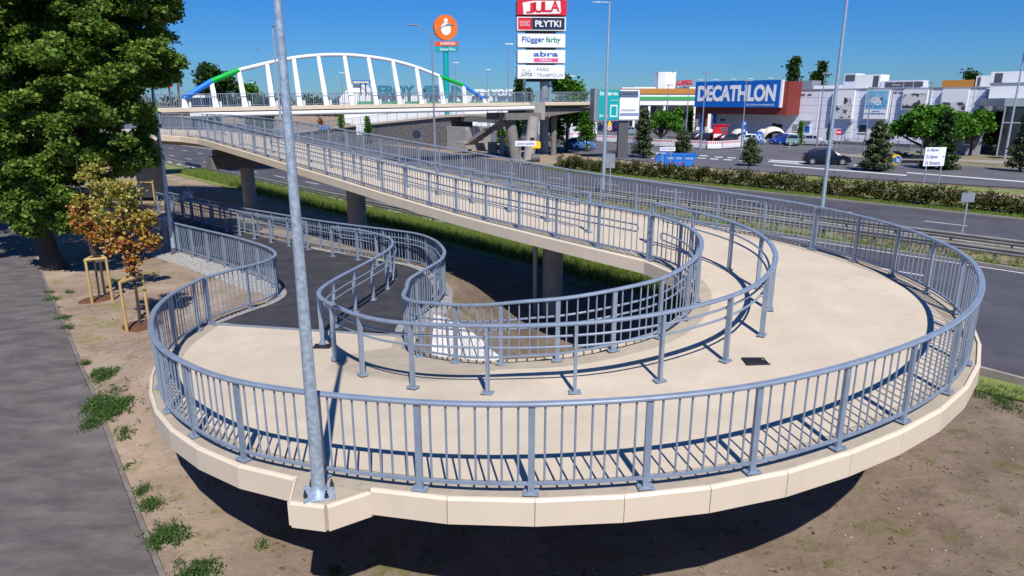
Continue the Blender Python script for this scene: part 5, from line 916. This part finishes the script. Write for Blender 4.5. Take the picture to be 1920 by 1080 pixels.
o, P0 = plate_sign('white three line housing estate direction sign on two poles', 0, (1738, 382), (1732, 276, 1771, 311), unit(1, .12), ['Os. Majowe', 'Os. Bukowe', 'Os. Słoneczne'], (1736, 1764), arrow=True)
plate_sign('white arrow shaped sports centre sign on two poles beside the skip', 0, (1248, 326), (1237, 276, 1266, 283), (1, 0), ['Centrum Sportu'], (1241, 1258))
plate_sign('small blue sign under the white sports centre sign', 0, (1241, 328), (1238, 283.5, 1249, 290), (1, 0), ['Auto'], (1243,), m=m_sblue, tcol=m_signw)
plate_sign('white shopping centre direction sign in front of the bridge piers', 0, (976, 312), (966, 264, 1005, 274), unit(1, .05), ['Centrum handlowe'], (976,))
plate_sign('white estate direction board in front of the stone wall, top of three', 0, (680, 268), (668, 234, 691, 239.5), (1, 0), ['Os. Majowe'], (671,), group='stacked estate direction boards')
plate_sign('white estate direction board in front of the stone wall, middle of three', 0, (680, 268.2), (668, 240.5, 692, 246), (1, 0), ['Os. Bukowe'], (688,), group='stacked estate direction boards')
plate_sign('white estate direction board in front of the stone wall, lowest of three', 0, (680, 268.4), (669, 247, 697, 252.5), (1, 0), ['Os. Słoneczne'], (671,), group='stacked estate direction boards')
plate_sign('blank back of a grey rectangular sign beside the median lamp', 0, (1145, 375), (1136, 288, 1153, 315), (1, 0), [], (1144.5,), m=m_grey)
plate_sign('blank back of a small grey sign on a pole in the right median', 0, (1806, 452), (1801, 361, 1826, 379), unit(1, .1), [], (1813,), m=m_grey, th=.03)
o, P0 = plate_sign('blue motorway style sign behind the left ramp railing', 0, (606, 262), (597, 235, 617, 243), (1, 0), ['7 7 A'], (607,), m=m_sblue, tcol=m_signw)
plate_sign('tall blue and white parking sign behind the tents', 0, (1395, 276), (1390, 227, 1399, 253), (1, 0), ['P', 'P'], (1394,), m=m_sblue, tcol=m_signw); plate_sign('blue upright banner with white lettering beside the parked cars', 0, (1423, 274), (1417, 247, 1429, 268), (1, 0), ['HCA'], (1423,), m=m_sblue, tcol=m_signw)
def round_sign(label, px_, pb, pc, rr, m, inner=None, txt=None, bar=False, back=False):
    P0 = G(px_, pb); o = thing('road_sign', label, 'road sign', (*P0, -6.85)); zc = hz(pc, *P0); rad = rr / F_PX * P0[1] * .97; MB().tube([(*P0, -6.9), (*P0, zc + rad * .8)], .04, 8).build('pole', m_galv, o, True)
    d = disc((P0[0], P0[1] - .05, zc), rad, .03, m, o, 'plate')
    if inner: disc((P0[0], P0[1] - .09, zc), rad * .78, .01, inner, d, 'face')
    if txt: text(txt, (P0[0], P0[1]), (1, 0), -rad * .5, zc - rad * .4, rad, rad * .8, m_black, d, out=.11, bold=.02)
    if bar: MB().box((P0[0], P0[1] - .1, zc), (rad * 1.5, .03, rad * .35)).build('bar', m_signw, d)
    return o, P0
round_sign('grey back of a round road sign in front of the stone wall', 783, 300, 252, 7.8, m_grey); round_sign('red round no entry sign by the store fence', 1568, 279, 248, 5.5, m_red, bar=True); o, P0 = round_sign('round red edged speed limit 30 sign under a yellow sign', 1142, 265, 240, 5.2, m_red, m_signw, '30')
zc = hz(230, *P0); vs = [(P0[0] + a, P0[1] - .05 - e, zc + b) for e in (0, .04) for a, b in ((-.45, -.5), (.45, -.5), (0, .55))]; MB().add(vs, [(0, 1, 2), (3, 4, 5), (0, 1, 4, 3), (1, 2, 5, 4), (2, 0, 3, 5)]).build('warning_plate', m_yellow, o)
P0 = G(1618, 272); o = thing('road_sign', 'yellow triangular warning sign near the store fence', 'road sign', (*P0, -6.85)); zc = hz(253, *P0); MB().tube([(*P0, -6.9), (*P0, zc)], .04, 8).build('pole', m_galv, o); vs = [(P0[0] + a, P0[1] - .05 - e, zc + b) for e in (0, .04) for a, b in ((-.4, -.4), (.4, -.4), (0, .5))]; MB().add(vs, [(0, 1, 2), (3, 4, 5), (0, 1, 4, 3), (1, 2, 5, 4), (2, 0, 3, 5)]).build('warning_plate', m_yellow, o)
P0 = G(1677, 317); o = thing('traffic_bollard', 'yellow keep right bollard with blue arrow disc in the service road', 'bollard', (*P0, -6.8)); zc = hz(299, *P0); MB().box((P0[0], P0[1], (-6.8 + zc) / 2), (.36, .3, zc + 6), 0).build('body', m_yellow, o, bevel=.04); d = disc((P0[0], P0[1] + .15, zc), .5, .32, m_yellow, o, 'head'); disc((P0[0] + .05, P0[1] - .2, zc), .38, .02, m_sblue, d, 'blue_disc'); text('↘', (P0[0], P0[1]), (1, 0), -.15, zc - .2, .35, .4, m_signw, d, 'arrow', out=.24)
# blue skip
P0 = G(1266, 312); r = unit(1, -.12); sk_ = thing('waste_skip', 'blue waste skip with sloped end and white lettering behind the hedge', 'skip', (*P0, -6.8)); s0, s1, z0, z1 = rect(1228, 291, 1307, 312, P0, r); nr = (r[1], -r[0]); z1 = hz(292, *P0) + .1
def skp(s, e, z): return (P0[0] + r[0] * s - nr[0] * e, P0[1] + r[1] * s - nr[1] * e, z)
W = s1 - s0; vs = [skp(s0 + W * .12, 0, z1), skp(s1, 0, z1), skp(s1 - W * .13, 0, -6.75), skp(s0 + W * .3, 0, -6.75), skp(s0, 0, -6.20)]; vs2 = [skp(s0 + W * .12, 1.9, z1), skp(s1, 1.9, z1), skp(s1 - W * .13, 1.9, -6.75), skp(s0 + W * .3, 1.9, -6.75), skp(s0, 1.9, -6.20)]
m_skip = mat('skip_blue', (.01, .14, .52), .5, col2=(.02, .19, .60), scale=2); MB().add(vs + vs2, [(0, 1, 2, 3, 4), (5, 6, 7, 8, 9), (0, 5, 9, 4), (4, 9, 8, 3), (3, 8, 7, 2), (1, 2, 7, 6)]).build('tub', m_skip, sk_)
mb = MB(); mb.beam(skp(s0 + W * .12, 0, z1), skp(s1, 0, z1), .12, .12); mb.beam(skp(s0 + W * .12, 1.9, z1), skp(s1, 1.9, z1), .12, .12); mb.beam(skp(s1, 0, z1), skp(s1, 1.9, z1), .12, .12); mb.beam(skp(s0 + W * .12, 0, z1), skp(s0 + W * .12, 1.9, z1), .12, .12); mb.build('rim', m_skip, sk_)
for f in (.25, .46, .68): MB().beam(skp(s0 + W * f, -.05, z1), skp(s0 + W * f, -.05, -6.50), .1, .12).build('rib', m_skip, sk_)
text('TRANS', P0, r, s0 + W * .3, -6.05, W * .13, .22, m_signw, sk_, out=.05); text('TOMA', P0, r, s0 + W * .5, -6.05, W * .13, .22, m_signw, sk_, out=.05); text('4 501 602', P0, r, s0 + W * .73, -6.05, W * .16, .2, m_signw, sk_, out=.05)
for f in (.34, .56): 
    for k in range(3): MB().beam(skp(s0 + W * f + k * .18, -.06, -6.55), skp(s0 + W * f + k * .18 + .1, -.06, -6.35), .02, .08).build('red_stripe', m_red, sk_)
# ------------------------------------------------------------------ cars
def car(label, x, y, rz, col, L=4.2, W=1.8, H=1.5, suv=False, est=False, group='parked cars', metal=.3):
    L *= 1.1; W *= 1.1; H *= 1.1; o = thing('parked_car' if group else 'car', label, 'car', (x, y, -6.79), rz, group); m = mat('car_paint_%.3f_%.3f_%.3f' % col, col, .3, metal, spec=.6); w = W / 2; b = .22 if suv else .17; hb = H * (.62 if suv else .6)
    st = [(-L / 2, .42, .62, .62, .72), (-L / 2 + .08, b + .1, hb * .95, hb * .97, .86), (-L / 2 + .5, b, hb + .03, H * .76 if not est else H * .9, .95), (-L * .26, b, hb + .02, H * .95, 1), (-.1, b, hb, H, 1), (L * .1, b, hb - .01, H * .95, 1), (L * .24, b, hb - .03, hb + .03, .99), (L * .38, b, hb * .86, hb * .88, .95), (L / 2 - .1, b + .06, hb * .7, hb * .72, .85), (L / 2, .36, hb * .55, hb * .56, .72)]
    vs = []; 
    for xx, z0, zb, zt, f in st:
        wt = w * f * (.76 if zt > zb + .15 else .93)
        for s in (-1, 1):
            pass
        vs += [(xx, -w * f * .92, z0), (xx, -w * f, (z0 + zb) / 2), (xx, -w * f * .97, zb), (xx, -wt, zt), (xx, -wt * .6, zt + .02), (xx, wt * .6, zt + .02), (xx, wt, zt), (xx, w * f * .97, zb), (xx, w * f, (z0 + zb) / 2), (xx, w * f * .92, z0)]
    k = 10; n = len(st); MB().add(vs, [(i * k + j, (i + 1) * k + j, (i + 1) * k + (j + 1) % k, i * k + (j + 1) % k) for i in range(n - 1) for j in range(k)] + [tuple(range(k)), tuple((n - 1) * k + j for j in range(k))]).build('body', m, o, True, world=False)
    def gp(i, j, f, e): # point on glass between belt j and roof
        a = np.array(vs[i * k + 2 if j < 0 else i * k + 7]); c = np.array(vs[i * k + 3 if j < 0 else i * k + 6]); p = a * (1 - f) + c * f; p[1] += j * e; return p
    for sd in (-1, 1):
        mb = MB()
        for i0, i1 in ((2, 3), (3, 4), (4, 5)):
            q = [gp(i0, sd, .12, .012), gp(i1, sd, .1, .012), gp(i1, sd, .86, .012), gp(i0, sd, .8, .012)]; d = .05; q[0][0] += d; q[3][0] += d; q[1][0] -= d; q[2][0] -= d; mb.add(q, [(0, 1, 2, 3)])
        a, b_, c = gp(5, sd, .1, .012), gp(6, sd, .1, .012), gp(5, sd, .84, .012); mb.add([a, b_ - np.array([.25, 0, 0]), c], [(0, 1, 2)]); mb.build('side_window', m_glass, o, world=False)
    for i0, i1, nm in ((5, 6, 'windscreen'), (2, 1, 'rear_window')):
        A = np.array(vs[i0 * k + 4]), np.array(vs[i0 * k + 5]); Bq = np.array(vs[i1 * k + 3]), np.array(vs[i1 * k + 6]); sg = 1 if i0 == 5 else -1; e = np.array([sg * .012, 0, .015]); f0, f1 = .08, .9
        q = [A[0] * (1 - f0) + Bq[0] * f0 + e, A[1] * (1 - f0) + Bq[1] * f0 + e, A[1] * (1 - f1) + Bq[1] * f1 + e, A[0] * (1 - f1) + Bq[0] * f1 + e]; q[0][1] *= 1.25; q[1][1] *= 1.25; MB().add(q, [(0, 1, 2, 3)]).build(nm, m_glass, o, world=False)
    R_ = .36 if suv else .32
    for xx in (-L * .31, L * .31):
        for s in (-1, 1):
            t = MB().tube([(xx, s * (w - .21), R_), (xx, s * (w + .01), R_)], R_, 20).build('wheel', m_rubber, o, world=False); MB().tube([(xx, s * (w - .1), R_), (xx, s * (w + .025), R_)], R_ * .62, 14).build('rim', m_grey, t, world=False)
    for s in (-1, 1):
        MB().box((L / 2 - .12, s * w * .66, hb * .62), (.16, .34, .13)).build('headlight', m_signw, o, world=False, bevel=.02); MB().box((-L / 2 + .1, s * w * .74, hb * .86), (.1, .22, .2)).build('tail_light', m_red, o, world=False)
    MB().box((L / 2 - .02, 0, .42), (.05, W * .5, .14)).build('grille', m_black, o, world=False)
    MB().box((L / 2 - .01, 0, .3), (.06, .5, .11)).build('number_plate', m_signw, o, world=False)
    for s in (-1, 1): MB().box((L * .16, s * (w + .08), hb + .08), (.16, .18, .12)).build('mirror', m, o, world=False, bevel=.02)
    return o
x, y = G(1548, 308); car('dark blue crossover driving on the service road', x, y, R(-16), (.004, .008, .022), 4.5, 1.88, 1.62, suv=True, group=None, metal=0)
x, y = G(1087, 279); car('light blue hatchback driving behind the small round trees', x, y, R(-12), (.10, .24, .52), 4.3, group=None)
for px_, pb, rz, col, lb, kw in ((1467, 270, -158, (.01, .06, .42), 'bright blue small car beside the thuja', {}), (1487, 272, -120, (.20, .32, .33), 'pale teal small car parked next to the blue one', {}), (1524, 272, -25, (.42, .45, .48), 'silver hatchback parked right of the thuja', {}), (1510, 270.5, -20, (.4, .42, .45), 'silver car roof behind the narrow thuja', {}),
    (1300, 267, 0, (.012, .014, .02), 'black estate car behind the red and white barriers', dict(est=True, L=4.7)), (1322, 267, 5, (.02, .022, .03), 'dark car half hidden behind the red kiosk', {}), (1370, 269, 10, (.05, .055, .06), 'dark grey car between the kiosk and the white car', {}), (1408, 270, -10, (.50, .55, .62), 'silver blue suv right of the parking sign', dict(suv=True)),
    (1282, 240, 80, (.7, .7, .7), 'white car in the far row near the red sign board', {}), (1270, 242, 80, (.01, .015, .05), 'dark navy car in the far row left of the white one', {}), (1297, 241, 80, (.015, .015, .02), 'black car in the far row right of the white one', {}), (1318, 238, 80, (.3, .02, .02), 'dark red car in the far row by the blue column', {}), (1180, 252, 20, (.30, .36, .45), 'pale blue car behind the billboard post', {}), (1118, 246, 60, (.01, .02, .12), 'navy van left of the speed limit sign', dict(suv=True, H=1.9)), (1155, 246, 60, (.01, .02, .12), 'navy van right of the speed limit sign', dict(suv=True, H=1.9)), (1200, 244, 60, (.02, .02, .03), 'black car right of the billboard post', {}), (1485, 268.5, -10, (.6, .62, .63), 'white car roof behind the pale teal car', {})):
    x, y = G(px_, pb); car(lb, x, y, R(rz), col, **kw)
# yellow roller by the pier
P0 = G(1142, 297) ; P0 = G(1000 + 8, 300); x, y = G(1004, 303); o = thing('road_roller', 'yellow road roller half hidden by the leaning bridge pier', 'road roller', (x, y, -6.85)); MB().box((x, y, -4.9), (1.1, 1.3, .8)).build('body', m_yellow, o, bevel=.08); MB().tube([(x - .5, y, -6.40), (x + .5, y, -6.40)], .5, 20).build('drum', m_dgrey, o); MB().box((x - .4, y, -4.3), (.5, .6, .5)).build('seat', m_black, o)
# red kiosks and tents
for (a, b, c, d, base), lb in (((1337, 235, 1363, 259, 268), 'red ticket kiosk with black panel in front of the tents'), ((1266, 214, 1280, 228, 238), 'red and white advertising board by the far car row')):
    P0 = G((a + c) / 2, base); r = (1, 0); s0, s1, z0, z1 = rect(a, b, c, d, P0, r); o = thing('advert_board', lb, 'advert board', (*P0, -6.8)); W = s1 - s0
    panel(P0, r, s0, s1, z0, z1, .5, m_red, o, 'panel', out=.2); panel(P0, r, s0 - .15, s1 + .25, z1, z1 + .15, .9, m_red, o, 'top', out=.35)
    for q in (s0, s1 - .15): panel(P0, r, q, q + .15, -6.85, z0, .3, m_red, o, 'leg', out=.2)
    if a > 1300: panel(P0, r, s0 + W * .55, s1 - .2, z0 + 1.0, z1 - .3, .03, m_dgrey, o, 'black_panel', out=.22); panel(P0, r, s0 + .1, s1 - .1, z0 + .1, z0 + .7, .03, m_signw, o, 'white_panel', out=.23)
    else: text('SALE', P0, r, s0 + .2, z0 + .8, W - .4, .5, m_signw, o, out=.22)
for px_, pb, wpx, h, lb, mm in ((1385, 270, 34, 2.3, 'cream dome tent with open dark doorway beside the red kiosk', m_tan), (1430, 270, 30, 2.3, 'small cream tent left of the big tunnel tent', m_tan), (1447, 270.5, 44, 2.7, 'big cream tunnel tent in front of the silver wall', m_tan), (1330, 268, 22, 2.2, 'grey and cream tent left of the red kiosk', m_tan)):
    x, y = G(px_, pb - 3); W = wpx / F_PX * y / 2; o = thing('tent', lb, 'tent', (x, y, -6.8)); vs = []; nn_ = 11
    for j, (dy, f) in enumerate(((-1.6, .75), (-.8, .97), (.4, 1), (1.8, .7))):
        for k_ in range(nn_): a_ = math.pi * k_ / (nn_ - 1); vs.append((x - W * math.cos(a_) * (.8 + .2 * f), y + dy, -6.8 + h * f * math.sin(a_) ** .75))
    MB().add(vs, [(j * nn_ + k_, (j + 1) * nn_ + k_, (j + 1) * nn_ + k_ + 1, j * nn_ + k_ + 1) for j in range(3) for k_ in range(nn_ - 1)] + [tuple(range(3 * nn_, 4 * nn_))]).build('canvas', mm, o, True)
    MB().add([(x - W * .35, y - 1.62, -6.78), (x + W * .35, y - 1.62, -6.78), (x + W * .25, y - 1.5, -6.8 + h * .6), (x - W * .25, y - 1.5, -6.8 + h * .6)], [(0, 1, 2, 3)]).build('doorway', m_dgrey, o)
# barriers
brp = [(1036, 270), (1060, 262), (1080, 260), (1116, 266), (1157, 268), (1184, 270), (1224, 275), (1262, 277), (1295, 278), (1338, 281), (1392, 277)]
BP = resample([G(a, b) for a, b in brp], 2.05); base = None; lab = ['nearest the far stairs', 'beside the far stairs', 'under the footbridge', 'behind the small round trees', 'behind the blue hatchback', 'left of the billboard post', 'behind the billboard post', 'behind the pine by the billboard', 'under the spreading tree', 'behind the skip and pine', 'in front of the black estate', 'in front of the red kiosk', 'at the bulging corner of the row', 'at the right end of the row']
for i in range(len(BP) - 1):
    a, b = BP[i], BP[i + 1]; c = (a + b) / 2; rz = math.atan2((b - a)[1], (b - a)[0])
    if base is None:
        o = base = thing('road_barrier', 'x', 'road barrier', (c[0], c[1], -6.8), rz)
        MB().box((0, 0, .68), (1.98, .05, 1.05)).build('panel', m_signw, o, world=False)
        for k_ in range(6): MB().box((-.82 + k_ * .33, -.032, .98), (.17, .012, .26)).build('red_square', m_red, o, world=False)
        for s in (-.7, .7): MB().box((s, 0, .09), (.28, .5, .16)).build('foot', m_dgrey, o, world=False)
        for k_ in range(5): MB().box((-.75 + k_ * .38, -.03, .33), (.24, .01, .04)).build('slot', m_dgrey, o, world=False)
    else: o = copy_tree(base); o.location = (c[0], c[1], -6.8); o.rotation_euler = (0, 0, rz)
    tag(o, 'red and white plastic barrier in the long row %s' % lab[min(len(lab) - 1, int(i * len(lab) / (len(BP) - 1)))], 'road barrier', 'red and white barriers along the parking lot')
# wire fence on the right by the store
fe = thing('mesh_fence', 'grey mesh fence with posts in front of the store on the right', 'fence', (*G(1680, 285), -6.8)); P = resample([G(a, b) for a, b in ((1575, 279), (1650, 283), (1700, 289), (1780, 290))], 2.5)
for a in P: MB().cone((a[0], a[1], -6.8), .05, .05, 1.9, 6).build('post', m_grey, fe)
mb = MB()
for a, b in zip(P[:-1], P[1:]):
    for h in (.2, .65, 1.1, 1.55): mb.beam((*a, -6.8 + h), (*b, -6.8 + h), .02, .03)
    for f in np.linspace(0.04, .96, 12): q = a * (1 - f) + b * f; mb.box((q[0], q[1], -5.90), (.02, .02, 1.6))
mb.build('mesh', m_grey, fe)
for i, (px_, pb, lb) in enumerate(((1480, 279, 'left of two'), (1559, 280, 'right of two'))):
    x, y = G(px_, pb); o = thing('marker_post', 'striped black and white marker post by the parking entrance, %s' % lb, 'marker post', (x, y, -6.8)); MB().cone((x, y, -6.8), .07, .07, 1.1, 10).build('post', m_signw, o); [MB().cone((x, y, -6.70 + k_ * .35), .075, .075, .16, 10).build('stripe', m_black, o) for k_ in range(3)]
# rubble, pipes, plastic wraps, rag on fence
x, y = G(1700, 292); mb = MB(); 
for _ in range(14): mb.box((x + rng.uniform(-1.5, 1.5), y + rng.uniform(-.5, .5), -6.8 + rng.uniform(.05, .5)), (rng.uniform(.4, .9), .4, .2), rng.uniform(0, 3))
tag(mb.build('rubble_pile', m_kerb), 'heap of broken pale slabs under the spreading tree', 'rubble')
x, y = G(1690, 305); tag(MB().tube([(x - 3.4, y + .9, -6.55), (x + 3, y - .6, -6.55)], .32, 14).build('black_pipe', m_black), 'long black pipe lying beside the service road', 'pipe')
mb = MB()
for _ in range(26): x_, y_ = G(1170, 284); mb.box((x_ - 1.8 + rng.uniform(-1, 1), y_ - 6 + rng.uniform(-.4, .4), -6.8 + rng.uniform(.05, .5)), (1.0, .25, .05), rng.uniform(-.2, .2))
x_, y_ = G(1150, 290); tag(mb.build('pallet_stack', mat('rusty_wood', (.22, .07, .04), .8)), 'stack of reddish boards left of the billboard post', 'boards')
cs = [(*G(a, b, -5.0), -5.0 + rng.uniform(-.2, .1)) for a, b in ((300, 416), (306, 412), (312, 414), (303, 420))]; tag(leaves('plastic_sheet', cs, .22, m_signw, per=14, spread=.12), 'crumpled clear plastic sheet hanging on the left railing', 'plastic sheet')
cs = [(*G(a, b, -4.85), -4.9 + rng.uniform(-.1, .1)) for a, b in ((349, 363), (351, 363), (353, 363))]; tag(leaves('plastic_wrap', cs, .25, m_signw, per=14, spread=.14), 'crumpled plastic wrapped round the far end of the asphalt path railing', 'plastic wrap')
print('objects', len(bpy.data.objects), 'faces', sum(len(m.polygons) for m in bpy.data.meshes))
